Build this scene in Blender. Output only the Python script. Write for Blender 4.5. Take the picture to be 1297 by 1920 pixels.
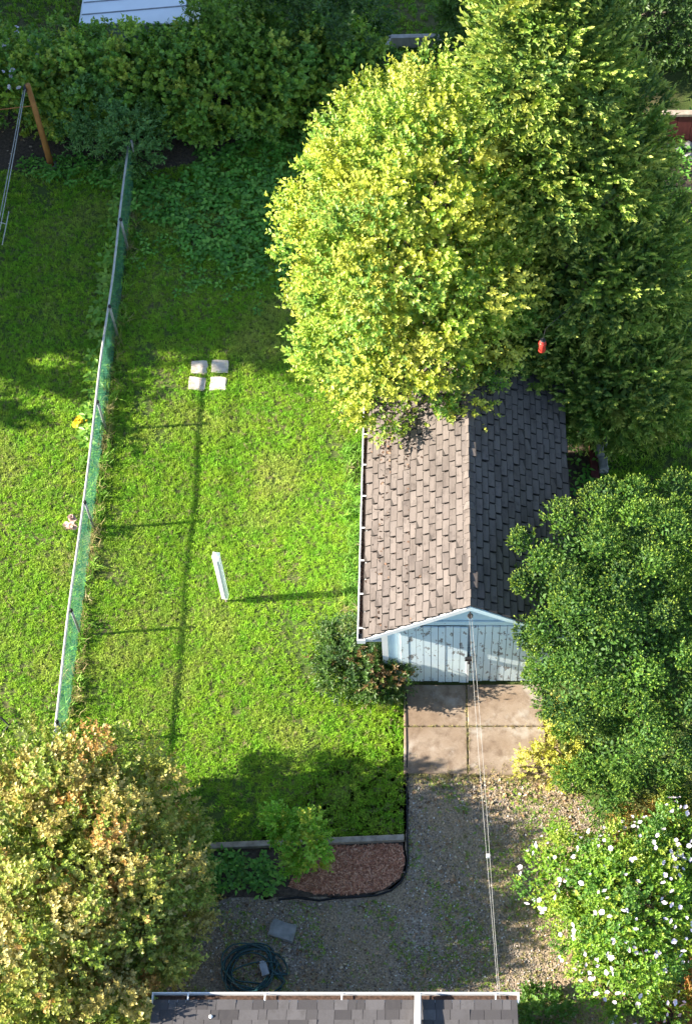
import bpy, bmesh, math, random
import numpy as np
from mathutils import Vector, Matrix

for o in list(bpy.data.objects): bpy.data.objects.remove(o)
scene = bpy.context.scene
COL = scene.collection
R = math.radians
rnd = random.Random(7)
rng = np.random.default_rng(11)

# ------------------------------------------------------------------ camera, sky, sun, exposure
CAM_H, TILT, FPX, PPX, PPY = 26.0, R(31.0), 3117.0, 815.0, 960.0
cam_d = bpy.data.cameras.new('camera'); cam = bpy.data.objects.new('camera', cam_d); COL.objects.link(cam)
cam.location = (0, 0, CAM_H); cam.rotation_euler = (TILT, 0, 0)
cam_d.sensor_fit = 'VERTICAL'; cam_d.sensor_height = 24.0; cam_d.lens = 24.0 * FPX / 1920.0
cam_d.shift_x = -(PPX - 648.5) / 1920.0
cam_d.clip_end = 2000.0; cam_d.clip_start = 0.5
scene.camera = cam

SUN_EL, SUN_AZ = R(26.5), R(4.6)           # light travels towards +x and slightly +y
world = bpy.data.worlds.new('World'); scene.world = world; world.use_nodes = True
wn = world.node_tree; bg = wn.nodes['Background']
sky = wn.nodes.new('ShaderNodeTexSky'); sky.sky_type = 'NISHITA'; sky.sun_disc = False; sky.dust_density = 0.5; sky.ozone_density = 2.0
sky.sun_elevation = SUN_EL; sky.sun_rotation = math.atan2(-math.cos(SUN_AZ), -math.sin(SUN_AZ)) % (2 * math.pi)
wn.links.new(sky.outputs[0], bg.inputs[0]); bg.inputs[1].default_value = 0.086
sun_d = bpy.data.lights.new('sun', 'SUN'); sun_d.energy = 5.0; sun_d.angle = R(0.53); sun_d.color = (1.0, 0.92, 0.78)
sun = bpy.data.objects.new('sun', sun_d); COL.objects.link(sun)
sun.location = (-20, -5, 30)
sun.rotation_euler = Vector((math.cos(SUN_EL) * math.cos(SUN_AZ), math.cos(SUN_EL) * math.sin(SUN_AZ), -math.sin(SUN_EL))).to_track_quat('-Z', 'Y').to_euler()
vs = scene.view_settings
vs.view_transform = 'Standard'; vs.look = 'None'; vs.gamma = 1.0; vs.use_curve_mapping = False; vs.exposure = 2.05
scene.render.engine = 'CYCLES'
scene.cycles.max_bounces = 4; scene.cycles.diffuse_bounces = 2; scene.cycles.glossy_bounces = 1; scene.cycles.transmission_bounces = 2; scene.cycles.transparent_max_bounces = 4

# measured points of the photograph turned into places on a level plane of height z
_s, _c = math.sin(TILT), math.cos(TILT)
def G(u, v, z=0.0):
    a, b = u - PPX, PPY - v
    t = (z - CAM_H) / (-_c * FPX + _s * b)
    return Vector((a * t, (_s * FPX + _c * b) * t, z))
def X(u, v, z=0.0): return G(u, v, z).x
def Y(v, z=0.0): return G(0, v, z).y

# ------------------------------------------------------------------ tagging helpers
def tag(o, label=None, cat=None, group=None, kind=None):
    if label: o['label'] = label
    if cat: o['category'] = cat
    if group: o['group'] = group
    if kind: o['kind'] = kind
    return o
def thing(name, label, cat, loc=(0, 0, 0), group=None):
    o = bpy.data.objects.new(name, None); COL.objects.link(o); o.location = loc; o.empty_display_size = 0.2
    return tag(o, label, cat, group)
def world_of(o):
    return (world_of(o.parent) @ o.matrix_parent_inverse if o.parent else Matrix.Identity(4)) @ Matrix.LocRotScale(o.location, o.rotation_euler, o.scale)
def link(name, me, mats=None, parent=None, loc=None):
    o = bpy.data.objects.new(name, me); COL.objects.link(o)
    if mats is not None:
        if len(me.materials): me.materials.clear()
        for m in (mats if isinstance(mats, (list, tuple)) else [mats]): me.materials.append(m)
    if parent is not None:
        o.parent = parent
        o.matrix_parent_inverse = world_of(parent).inverted()
    if loc is not None: o.location = loc
    return o

# ------------------------------------------------------------------ materials
MATS = {}
class NB:
    def __init__(s, name):
        s.m = bpy.data.materials.new(name); s.m.use_nodes = True; s.t = s.m.node_tree; s.n = s.t.nodes
        s.b = s.n['Principled BSDF']; s.b.inputs['Specular IOR Level'].default_value = 0.25
        s.out = s.n['Material Output']; MATS[name] = s.m
    def new(s, ty, **kw):
        n = s.n.new(ty)
        for k, v in kw.items(): setattr(n, k, v)
        return n
    def L(s, a, b): s.t.links.new(a, b)
    def pos(s, world=True):
        if world: return s.new('ShaderNodeNewGeometry').outputs['Position']
        return s.new('ShaderNodeTexCoord').outputs['Object']
    def noise(s, vec, scale, detail=4, rough=0.55, stretch=None):
        if stretch:
            mp = s.new('ShaderNodeMapping'); mp.inputs['Scale'].default_value = stretch; s.L(vec, mp.inputs[0]); vec = mp.outputs[0]
        n = s.new('ShaderNodeTexNoise'); n.inputs['Scale'].default_value = scale
        n.inputs['Detail'].default_value = detail; n.inputs['Roughness'].default_value = rough
        s.L(vec, n.inputs['Vector']); return n.outputs['Fac']
    def ramp(s, fac, stops):
        r = s.new('ShaderNodeValToRGB'); e = r.color_ramp.elements
        while len(e) < len(stops): e.new(0.5)
        for i, (p, c) in enumerate(stops):
            e[i].position = p; e[i].color = (*c, 1) if len(c) == 3 else c
        s.L(fac, r.inputs[0]); return r.outputs[0]
    def mix(s, fac, a, b, mode='MIX'):
        m = s.new('ShaderNodeMix', data_type='RGBA', blend_type=mode)
        for i, v in ((0, fac), (6, a), (7, b)):
            if hasattr(v, 'links') or hasattr(v, 'is_linked'): s.L(v, m.inputs[i])
            else: m.inputs[i].default_value = v if i == 0 else ((*v, 1) if len(v) == 3 else v)
        return m.outputs[2]
    def bump(s, h, strength=0.3, dist=0.01):
        b = s.new('ShaderNodeBump'); b.inputs['Strength'].default_value = strength; b.inputs['Distance'].default_value = dist
        s.L(h, b.inputs['Height']); s.L(b.outputs[0], s.b.inputs['Normal'])
    def done(s, col=None, rough=0.8, metal=0.0):
        if col is not None:
            if hasattr(col, 'is_linked'): s.L(col, s.b.inputs['Base Color'])
            else: s.b.inputs['Base Color'].default_value = (*col, 1)
        s.b.inputs['Roughness'].default_value = rough; s.b.inputs['Metallic'].default_value = metal
        return s.m

def plain(name, col, rough=0.7, metal=0.0, var=0.25, scale=9.0, spec=None):
    b = NB(name); p = b.pos()
    n = b.noise(p, scale); lo = tuple(c * (1 - var) for c in col); hi = tuple(min(1, c * (1 + var)) for c in col)
    if spec is not None: b.b.inputs['Specular IOR Level'].default_value = spec
    return b.done(b.ramp(n, [(0.3, lo), (0.7, hi)]), rough, metal)

def leaf_mat(name, transl=0.3, rough=0.5):
    b = NB(name)
    at = b.new('ShaderNodeAttribute'); at.attribute_name = 'lc'
    b.L(at.outputs['Color'], b.b.inputs['Base Color']); b.b.inputs['Roughness'].default_value = rough
    b.b.inputs['Specular IOR Level'].default_value = 0.35
    tr = b.new('ShaderNodeBsdfTranslucent')
    hs = b.new('ShaderNodeHueSaturation'); hs.inputs['Saturation'].default_value = 1.1; hs.inputs['Value'].default_value = 1.25
    b.L(at.outputs['Color'], hs.inputs['Color']); b.L(hs.outputs[0], tr.inputs['Color'])
    mx = b.new('ShaderNodeMixShader'); mx.inputs[0].default_value = transl
    b.L(b.b.outputs[0], mx.inputs[1]); b.L(tr.outputs[0], mx.inputs[2]); b.L(mx.outputs[0], b.out.inputs['Surface'])
    return b.m
LEAF = leaf_mat('leaf', 0.3, 0.45)
NEEDLE = leaf_mat('needle', 0.18, 0.6)

b = NB('bark'); p = b.pos()
n = b.noise(p, 14, 6, 0.6, (3, 3, 0.6)); b.bump(n, 0.6, 0.02)
BARK = b.done(b.ramp(n, [(0.3, (0.05, 0.038, 0.028)), (0.7, (0.16, 0.125, 0.095))]), 0.9)

# lawn ground (thatch and soil seen between the blades)
b = NB('lawn_soil'); p = b.pos()
n1 = b.noise(p, 0.55, 4); n2 = b.noise(p, 38, 5, 0.7)
c1 = b.ramp(n2, [(0.3, (0.035, 0.055, 0.014)), (0.7, (0.11, 0.15, 0.035))])
c2 = b.ramp(n2, [(0.3, (0.07, 0.065, 0.028)), (0.7, (0.2, 0.17, 0.08))])
f = b.ramp(n1, [(0.5, (0, 0, 0)), (0.68, (1, 1, 1))])
b.bump(n2, 0.6, 0.03); LAWN = b.done(b.mix(f, c1, c2), 0.95)

def grass_mat(name, lush, mid, dry, dry_at=0.58):
    b = NB(name); p = b.pos()
    oi = b.new('ShaderNodeObjectInfo')
    n1 = b.noise(p, 0.5, 3); n2 = b.noise(p, 2.6, 3)
    base = b.mix(b.ramp(n2, [(0.3, (0, 0, 0)), (0.7, (1, 1, 1))]), lush, mid)
    base = b.mix(b.ramp(n1, [(dry_at - 0.06, (0, 0, 0)), (dry_at + 0.14, (0.75, 0.75, 0.75))]), base, dry)
    v = b.new('ShaderNodeMath', operation='MULTIPLY_ADD'); b.L(oi.outputs['Random'], v.inputs[0]); v.inputs[1].default_value = 0.85; v.inputs[2].default_value = 0.6
    hs = b.new('ShaderNodeHueSaturation'); b.L(v.outputs[0], hs.inputs['Value']); b.L(base, hs.inputs['Color'])
    straw = b.new('ShaderNodeMath', operation='GREATER_THAN'); b.L(oi.outputs['Random'], straw.inputs[0]); straw.inputs[1].default_value = 0.94
    col = b.mix(straw.outputs[0], hs.outputs[0], (0.30, 0.26, 0.12))
    b.L(col, b.b.inputs['Base Color']); b.b.inputs['Roughness'].default_value = 0.55
    tr = b.new('ShaderNodeBsdfTranslucent'); b.L(col, tr.inputs['Color'])
    mx = b.new('ShaderNodeMixShader'); mx.inputs[0].default_value = 0.3
    b.L(b.b.outputs[0], mx.inputs[1]); b.L(tr.outputs[0], mx.inputs[2]); b.L(mx.outputs[0], b.out.inputs['Surface'])
    return b.m
GRASS = grass_mat('grass', (0.18, 0.41, 0.022), (0.32, 0.48, 0.034), (0.50, 0.49, 0.12), 0.58)
WEED = grass_mat('weed_grass', (0.13, 0.30, 0.03), (0.20, 0.34, 0.04), (0.24, 0.30, 0.06), 0.7)
DRYG = grass_mat('dry_grass', (0.30, 0.30, 0.10), (0.42, 0.35, 0.15), (0.44, 0.33, 0.16), 0.5)

b = NB('gravel_ground'); p = b.pos()
vo = b.new('ShaderNodeTexVoronoi'); vo.inputs['Scale'].default_value = 34; b.L(p, vo.inputs['Vector'])
n1 = b.noise(p, 1.1, 5, 0.6); n2 = b.noise(p, 30, 4)
bw = b.new('ShaderNodeSeparateColor'); b.L(vo.outputs['Color'], bw.inputs[0])
c = b.ramp(bw.outputs[0], [(0.0, (0.12, 0.095, 0.075)), (0.6, (0.29, 0.24, 0.195)), (1.0, (0.46, 0.41, 0.35))])
soil = b.ramp(n2, [(0.3, (0.15, 0.11, 0.072)), (0.7, (0.40, 0.30, 0.20))])
b.bump(vo.outputs['Distance'], 0.7, 0.02)
GRAVEL = b.done(b.mix(b.ramp(n1, [(0.32, (0.3, 0.3, 0.3)), (0.5, (1, 1, 1))]), c, soil), 0.9)

b = NB('pebble'); oi = b.new('ShaderNodeObjectInfo')
PEBBLE = b.done(b.ramp(oi.outputs['Random'], [(0, (0.10, 0.078, 0.062)), (0.5, (0.25, 0.205, 0.17)), (0.85, (0.38, 0.32, 0.26)), (1, (0.60, 0.57, 0.53))]), 0.8)

b = NB('bare_soil'); p = b.pos(); n = b.noise(p, 18, 6, 0.65); b.bump(n, 0.8, 0.04)
SOIL = b.done(b.ramp(n, [(0.3, (0.045, 0.032, 0.024)), (0.7, (0.13, 0.095, 0.07))]), 0.95)

b = NB('mulch'); p = b.pos(); n = b.noise(p, 42, 5, 0.7); b.bump(n, 0.9, 0.03)
MULCH = b.done(b.ramp(n, [(0.3, (0.22, 0.095, 0.055)), (0.7, (0.50, 0.25, 0.155))]), 0.95)
b = NB('mulch_chip'); oi = b.new('ShaderNodeObjectInfo')
CHIP = b.done(b.ramp(oi.outputs['Random'], [(0, (0.26, 0.10, 0.055)), (0.6, (0.54, 0.24, 0.14)), (1, (0.66, 0.38, 0.24))]), 0.9)
b = NB('litter'); oi = b.new('ShaderNodeObjectInfo')
ROOFLITTER = None
LITTER = b.done(b.ramp(oi.outputs['Random'], [(0, (0.10, 0.06, 0.035)), (0.4, (0.26, 0.16, 0.09)), (0.75, (0.40, 0.28, 0.17)), (1, (0.55, 0.45, 0.33))]), 0.8)

b = NB('roof_litter'); oi = b.new('ShaderNodeObjectInfo')
ROOFLITTER = b.done(b.ramp(oi.outputs['Random'], [(0, (0.03, 0.02, 0.015)), (0.55, (0.08, 0.05, 0.035)), (0.85, (0.20, 0.11, 0.07)), (1, (0.36, 0.25, 0.17))]), 0.85)
b = NB('concrete'); p = b.pos(); n1 = b.noise(p, 1.7, 5, 0.6); n2 = b.noise(p, 60, 4, 0.7); n3 = b.noise(p, 6, 5, 0.65)
c = b.ramp(n1, [(0.35, (0.23, 0.165, 0.115)), (0.55, (0.29, 0.225, 0.17)), (0.7, (0.33, 0.275, 0.22))])
c = b.mix(b.ramp(n3, [(0.47, (0, 0, 0)), (0.68, (0.75, 0.75, 0.75))]), c, (0.14, 0.095, 0.065))
c = b.mix(0.35, c, b.ramp(n2, [(0.3, (0.3, 0.3, 0.3)), (0.7, (0.9, 0.9, 0.9))]), 'MULTIPLY')
vo = b.new('ShaderNodeTexVoronoi'); vo.feature = 'DISTANCE_TO_EDGE'; vo.inputs['Scale'].default_value = 1.15
wv = b.new('ShaderNodeTexNoise'); wv.inputs['Scale'].default_value = 4.0; wv.inputs['Detail'].default_value = 5; b.L(p, wv.inputs['Vector'])
c = b.mix(b.ramp(n1, [(0.56, (0, 0, 0)), (0.66, (0.6, 0.6, 0.6))]), c, (0.36, 0.33, 0.29))
ad = b.new('ShaderNodeMixRGB'); ad.blend_type = 'ADD'; ad.inputs[0].default_value = 0.22; b.L(p, ad.inputs[1]); b.L(wv.outputs['Color'], ad.inputs[2]); b.L(ad.outputs[0], vo.inputs['Vector'])
b.bump(n2, 0.25, 0.01); CONCRETE = b.done(c, 0.9)

def shingle_mat(name, a, bcol, spot):
    b = NB(name); oi = b.new('ShaderNodeObjectInfo'); p = b.pos()
    c = b.ramp(oi.outputs['Random'], [(0, a), (1, bcol)])
    n = b.noise(p, 7, 5, 0.65); n2 = b.noise(p, 120, 2)
    c = b.mix(b.ramp(n, [(0.54, (0, 0, 0)), (0.72, (0.7, 0.7, 0.7))]), c, spot)
    n4 = b.noise(p, 2.4, 5, 0.65, (2.4, 0.5, 2.4)); c = b.mix(b.ramp(n4, [(0.48, (0, 0, 0)), (0.70, (0.6, 0.6, 0.6))]), c, spot)
    c = b.mix(0.3, c, b.ramp(n2, [(0.3, (0.35, 0.35, 0.35)), (0.7, (1, 1, 1))]), 'MULTIPLY')
    b.bump(n2, 0.3, 0.004); return b.done(c, 0.92)
SHINGLE = shingle_mat('garage_shingle', (0.132, 0.108, 0.095), (0.175, 0.146, 0.130), (0.06, 0.048, 0.042))
SHINGLE2 = shingle_mat('house_shingle', (0.055, 0.05, 0.052), (0.12, 0.111, 0.113), (0.075, 0.068, 0.066))
ASPHALT_EDGE = plain('asphalt_edge', (0.05, 0.042, 0.037), 0.95)

def paint_mat(name, paint, under, cut=0.57, vertical=True):
    b = NB(name); p = b.pos()
    n = b.noise(p, 9.0, 7, 0.72, (1, 1, 0.45) if vertical else (0.4, 1, 1.3)); n2 = b.noise(p, 1.4, 3); n3 = b.noise(p, 30, 4, 0.6, (3, 3, .5))
    c = b.ramp(n2, [(0.35, paint), (0.65, tuple(min(0.86, x * 1.08 + 0.05) for x in paint))])
    w = b.ramp(n3, [(0.3, tuple(x * 0.6 for x in under)), (0.7, under)])
    f = b.ramp(n, [(cut, (0, 0, 0)), (cut + 0.025, (1, 1, 1))])
    b.bump(f, -0.4, 0.004)
    return b.done(b.mix(f, c, w), 0.65)
BLUEPAINT = paint_mat('peeling_blue_paint', (0.66, 0.775, 0.83), (0.30, 0.29, 0.28), 0.56)
BLUEPAINT_H = paint_mat('peeling_blue_siding', (0.60, 0.74, 0.81), (0.30, 0.28, 0.25), 0.62, False)
WHITEPAINT = paint_mat('weathered_white_paint', (0.74, 0.74, 0.72), (0.40, 0.37, 0.33), 0.66)
WHITEMETAL = plain('white_gutter_metal', (0.74, 0.74, 0.73), 0.4, 0.0, 0.08, 5)
VINYL = plain('white_vinyl', (0.80, 0.80, 0.80), 0.35, 0, 0.04, 3)
GALV = plain('galvanised_steel', (0.50, 0.48, 0.45), 0.45, 0.35, 0.2, 7)
MESHGREEN = plain('green_vinyl_wire', (0.045, 0.20, 0.13), 0.5, 0, 0.3, 4)
DARKMETAL = plain('dark_metal', (0.03, 0.03, 0.033), 0.5, 0.3)
GREYMETAL = plain('grey_metal', (0.30, 0.30, 0.31), 0.5, 0.5)
BLACKPLASTIC = plain('black_plastic', (0.012, 0.012, 0.013), 0.55)
WIRE = plain('line_wire', (0.36, 0.35, 0.33), 0.5, 0.2)
HOSE = plain('green_hose_vinyl', (0.016, 0.06, 0.062), 0.35, 0, 0.3, 6, 0.5)
STONE = plain('grey_stone', (0.25, 0.24, 0.225), 0.9, 0, 0.3, 8)
b = NB('pale_paver'); p = b.pos(); n1 = b.noise(p, 9, 6, 0.7); n2 = b.noise(p, 3, 3)
PAVER = b.done(b.mix(b.ramp(n2, [(0.5, (0, 0, 0)), (0.7, (0.5, 0.5, 0.5))]), b.ramp(n1, [(0.3, (0.30, 0.24, 0.18)), (0.5, (0.50, 0.43, 0.36)), (0.7, (0.56, 0.50, 0.43))]), (0.26, 0.24, 0.14)), 0.9)
def wood_mat(name, a, c):
    b = NB(name); p = b.pos(); n = b.noise(p, 9, 6, 0.65, (1, 1, 0.3)); b.bump(n, 0.3, 0.008)
    return b.done(b.ramp(n, [(0.3, a), (0.7, c)]), 0.8)
ORANGEWOOD = wood_mat('orange_brown_post_wood', (0.24, 0.10, 0.03), (0.44, 0.20, 0.065))
TIMBER = wood_mat('weathered_timber', (0.20, 0.16, 0.12), (0.42, 0.35, 0.28))
PALETIMBER = wood_mat('pale_timber', (0.34, 0.30, 0.27), (0.52, 0.47, 0.43))
FENCEWOOD = wood_mat('cedar_fence_wood', (0.34, 0.16, 0.05), (0.58, 0.31, 0.11))
REDWOOD = wood_mat('dark_red_painted_wood', (0.085, 0.02, 0.02), (0.15, 0.04, 0.035))
REDPLASTIC = plain('red_plastic', (0.55, 0.045, 0.03), 0.35, 0, 0.15, 6, 0.5)
TERRA = plain('terracotta', (0.36, 0.14, 0.08), 0.8)
WHITEROOF = plain('white_metal_roof', (0.84, 0.85, 0.86), 0.45, 0, 0.05, 2)
DEBRIS = plain('gutter_debris', (0.06, 0.035, 0.025), 0.95, 0, 0.6, 25)
PETAL = plain('white_petal', (0.62, 0.56, 0.63), 0.6, 0, 0.06)
STAMEN = plain('flower_centre', (0.62, 0.30, 0.35), 0.7)
PINK = plain('faded_pink_petal', (0.50, 0.33, 0.27), 0.7)
YELLOW = plain('yellow_petal', (0.75, 0.52, 0.02), 0.6)

# ------------------------------------------------------------------ mesh helpers
class MB:
    def __init__(s): s.v = []; s.f = []; s.mi = []
    def add(s, vs_, fs, mi=0):
        k = len(s.v); s.v += [tuple(q) for q in vs_]
        for f in fs: s.f.append(tuple(k + i for i in f)); s.mi.append(mi)
        return s
    def box(s, a, c, mi=0, M=None):
        x0, y0, z0 = a; x1, y1, z1 = c
        vs_ = [Vector(q) for q in ((x0,y0,z0),(x1,y0,z0),(x1,y1,z0),(x0,y1,z0),(x0,y0,z1),(x1,y0,z1),(x1,y1,z1),(x0,y1,z1))]
        if M is not None: vs_ = [M @ q for q in vs_]
        return s.add(vs_, [(0,3,2,1),(4,5,6,7),(0,1,5,4),(1,2,6,5),(2,3,7,6),(3,0,4,7)], mi)
    def tube(s, pts, rad, n=6, mi=0, cap=True):
        pts = [Vector(q) for q in pts]; m = len(pts)
        if not hasattr(rad, '__len__'): rad = [rad] * m
        k = len(s.v); up = None
        for i in range(m):
            t = (pts[min(i + 1, m - 1)] - pts[max(i - 1, 0)])
            t = t.normalized() if t.length > 1e-9 else Vector((0, 0, 1))
            if up is None: up = t.orthogonal().normalized()
            a = (up - t * up.dot(t)); a = a.normalized() if a.length > 1e-6 else t.orthogonal().normalized()
            up = a; c = t.cross(a)
            for j in range(n):
                q = 2 * math.pi * j / n
                s.v.append(tuple(pts[i] + (a * math.cos(q) + c * math.sin(q)) * rad[i]))
        for i in range(m - 1):
            for j in range(n):
                s.f.append((k + i*n + j, k + i*n + (j+1) % n, k + (i+1)*n + (j+1) % n, k + (i+1)*n + j)); s.mi.append(mi)
        if cap:
            s.f.append(tuple(k + j for j in range(n))[::-1]); s.mi.append(mi)
            s.f.append(tuple(k + (m-1)*n + j for j in range(n))); s.mi.append(mi)
        return s
    def lathe(s, prof, c=(0, 0, 0), n=14, mi=0):
        k = len(s.v)
        for r, z in prof:
            for j in range(n):
                q = 2 * math.pi * j / n; s.v.append((c[0] + r * math.cos(q), c[1] + r * math.sin(q), c[2] + z))
        for i in range(len(prof) - 1):
            for j in range(n):
                s.f.append((k+i*n+j, k+i*n+(j+1) % n, k+(i+1)*n+(j+1) % n, k+(i+1)*n+j)); s.mi.append(mi)
        s.f.append(tuple(k + j for j in range(n))[::-1]); s.mi.append(mi)
        s.f.append(tuple(k + (len(prof)-1)*n + j for j in range(n))); s.mi.append(mi)
        return s
    def mesh(s, name):
        me = bpy.data.meshes.new(name); me.from_pydata(s.v, [], s.f)
        me.polygons.foreach_set('material_index', s.mi); me.update(); return me
    def build(s, name, mats, parent=None, smooth=False, bevel=0.0, loc=None):
        me = s.mesh(name)
        if smooth: me.polygons.foreach_set('use_smooth', [True] * len(me.polygons))
        o = link(name, me, mats, parent, loc)
        if bevel:
            m = o.modifiers.new('bevel', 'BEVEL'); m.width = bevel; m.segments = 2; m.limit_method = 'ANGLE'
        return o
def sheet(name, poly, z, mat, kind='structure', cell=0.12, amp=0.012, parent=None):
    """flat irregular sheet, triangulated as a fan-free grid clipped to a polygon"""
    bm = bmesh.new(); vs_ = [bm.verts.new((x, y, z)) for x, y in poly]; bm.faces.new(vs_)
    bmesh.ops.triangulate(bm, faces=bm.faces[:])
    me = bpy.data.meshes.new(name); bm.to_mesh(me); bm.free()
    o = link(name, me, mat, parent)
    if parent is None: tag(o, kind=kind)
    return o
def inpoly(px, py, poly):
    r = np.zeros(len(px), bool); n = len(poly); j = n - 1
    for i in range(n):
        xi, yi = poly[i]; xj, yj = poly[j]
        c = ((yi > py) != (yj > py)) & (px < (xj - xi) * (py - yi) / (yj - yi + 1e-12) + xi)
        r ^= c; j = i
    return r
def jag(poly, step=0.25, amp=0.05, seed=1):
    r = random.Random(seed); out = []
    for i in range(len(poly)):
        a = Vector(poly[i]); c = Vector(poly[(i + 1) % len(poly)]); n = max(1, int((c - a).length / step))
        for k in range(n):
            q = a.lerp(c, k / n); out.append((q.x + r.uniform(-amp, amp), q.y + r.uniform(-amp, amp)))
    return out

# ------------------------------------------------------------------ scatter of tiny uncountable pieces (geometry nodes)
def scatter(name, pts, sources, mat, smin, smax, tilt=0.15, label=None, cat=None, parent=None, seed=0):
    r = np.random.default_rng(seed + 5); pts = np.asarray(pts, float); n = len(pts)
    pick = r.integers(0, len(sources), n)
    col = bpy.data.collections.new(name + '_source')
    for i, me in enumerate(sources):
        me = me.copy(); me.materials.clear(); me.materials.append(mat)
        so = bpy.data.objects.new('%s_source_%d' % (name, i), me); col.objects.link(so)
    me = bpy.data.meshes.new(name); me.vertices.add(n); me.vertices.foreach_set('co', pts.ravel())
    a = me.attributes.new('rot', 'FLOAT_VECTOR', 'POINT')
    rot = np.stack([r.normal(0, tilt, n), r.normal(0, tilt, n), r.uniform(0, 6.283, n)], 1); a.data.foreach_set('vector', rot.ravel())
    a = me.attributes.new('scl', 'FLOAT', 'POINT'); a.data.foreach_set('value', r.uniform(smin, smax, n))
    a = me.attributes.new('pick', 'INT', 'POINT'); a.data.foreach_set('value', pick.astype(np.int32))
    o = bpy.data.objects.new(name, me); COL.objects.link(o)
    ng = bpy.data.node_groups.new(name, 'GeometryNodeTree')
    ng.interface.new_socket('Geometry', in_out='INPUT', socket_type='NodeSocketGeometry')
    ng.interface.new_socket('Geometry', in_out='OUTPUT', socket_type='NodeSocketGeometry')
    N = ng.nodes.new; Lk = ng.links.new
    gi = N('NodeGroupInput'); go = N('NodeGroupOutput'); ip = N('GeometryNodeInstanceOnPoints'); ci = N('GeometryNodeCollectionInfo')
    ci.inputs['Collection'].default_value = col; ci.inputs['Separate Children'].default_value = True; ci.inputs['Reset Children'].default_value = True
    def named(nm, dt):
        q = N('GeometryNodeInputNamedAttribute'); q.data_type = dt; q.inputs['Name'].default_value = nm; return q.outputs['Attribute']
    Lk(gi.outputs[0], ip.inputs['Points']); Lk(ci.outputs[0], ip.inputs['Instance']); ip.inputs['Pick Instance'].default_value = True
    Lk(named('pick', 'INT'), ip.inputs['Instance Index'])
    e2r = N('FunctionNodeEulerToRotation'); Lk(named('rot', 'FLOAT_VECTOR'), e2r.inputs[0]); Lk(e2r.outputs[0], ip.inputs['Rotation'])
    Lk(named('scl', 'FLOAT'), ip.inputs['Scale']); Lk(ip.outputs[0], go.inputs[0])
    md = o.modifiers.new('scatter', 'NODES'); md.node_group = ng
    me.materials.append(mat)
    tag(o, label, cat, None, 'stuff')
    return o
def tuft_mesh(nb, length, width, lean, seed, spread=0.03):
    r = random.Random(seed); m = MB()
    for i in range(nb):
        a = r.uniform(0, 6.283); px, py = r.uniform(-spread, spread), r.uniform(-spread, spread)
        l = length * r.uniform(0.6, 1.2); ln = lean * r.uniform(0.3, 1.3); w = width * r.uniform(0.7, 1.2)
        d = Vector((math.cos(a), math.sin(a), 0)); sd = Vector((-d.y, d.x, 0)) * w * 0.5
        b0 = Vector((px, py, -0.005)); b1 = b0 + d * (l * 0.4 * math.sin(ln * 0.6)) + Vector((0, 0, l * 0.55 * math.cos(ln * 0.6)))
        b2 = b1 + d * (l * 0.55 * math.sin(min(ln * 1.5, 1.7))) + Vector((0, 0, l * 0.5 * math.cos(min(ln * 1.5, 1.7))))
        m.add([b0 - sd, b0 + sd, b1 + sd, b1 - sd, b2], [(0, 1, 2, 3), (3, 2, 4)])
    return m.mesh('tuft')
def pebble_mesh(seed):
    r = random.Random(seed); bm = bmesh.new(); bmesh.ops.create_icosphere(bm, subdivisions=1, radius=0.5)
    for v in bm.verts: v.co *= r.uniform(0.75, 1.15); v.co.z *= 0.6
    me = bpy.data.meshes.new('pebble'); bm.to_mesh(me); bm.free(); return me
def chip_mesh(l, w, seed):
    r = random.Random(seed); m = MB(); h = 0.25 * w
    m.add([(-l/2, -w/2, 0), (l/2, -w/2*r.uniform(.5, 1), h), (l/2, w/2, 0), (-l/2, w/2*r.uniform(.5, 1), h)], [(0, 1, 2), (0, 2, 3)])
    return m.mesh('chip')
def area_points(poly, density, seed, holes=(), keep=None):
    r = np.random.default_rng(seed); P_ = np.array(poly); lo, hi = P_.min(0), P_.max(0)
    n = int(density * np.prod(hi - lo)); x = r.uniform(lo[0], hi[0], n); y = r.uniform(lo[1], hi[1], n)
    k = inpoly(x, y, poly)
    for h in holes: k &= ~inpoly(x, y, h)
    x, y = x[k], y[k]
    if keep is not None:
        q = keep(x, y, r); x, y = x[q], y[q]
    return np.stack([x, y, np.full(len(x), 0.0)], 1)

# ------------------------------------------------------------------ foliage
def unit(a): return a / (np.linalg.norm(a, axis=-1, keepdims=True) + 1e-9)
def rsphere(r, n): return unit(r.normal(size=(n, 3)))
def leaf_mesh(name, base, d, nrm, ln, wd, col, fold=0.18, mid=0.45):
    n = len(base); sd = unit(np.cross(d, nrm)); up = np.cross(sd, d)
    ln = ln[:, None]; wd = wd[:, None]
    v = np.empty((n, 4, 3)); v[:, 0] = base; v[:, 2] = base + d * ln - up * ln * 0.12
    v[:, 1] = base + d * ln * mid + sd * wd * 0.5 + up * wd * fold; v[:, 3] = base + d * ln * mid - sd * wd * 0.5 + up * wd * fold
    idx = (np.arange(n) * 4)[:, None]
    tri = np.concatenate([idx + np.array([[0, 1, 2]]), idx + np.array([[0, 2, 3]])], 1).reshape(-1)
    me = bpy.data.meshes.new(name); me.vertices.add(n * 4); me.vertices.foreach_set('co', v.ravel())
    me.loops.add(n * 6); me.loops.foreach_set('vertex_index', tri.astype(np.int32))
    me.polygons.add(n * 2); me.polygons.foreach_set('loop_start', np.arange(0, n * 6, 3).astype(np.int32))
    me.polygons.foreach_set('loop_total', np.full(n * 2, 3, np.int32)) if False else None
    me.update(calc_edges=True)
    a = me.attributes.new('lc', 'FLOAT_COLOR', 'POINT')
    c4 = np.ones((n, 4, 4)); c4[:, :, :3] = col[:, None, :]; a.data.foreach_set('color', c4.ravel())
    return me
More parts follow.
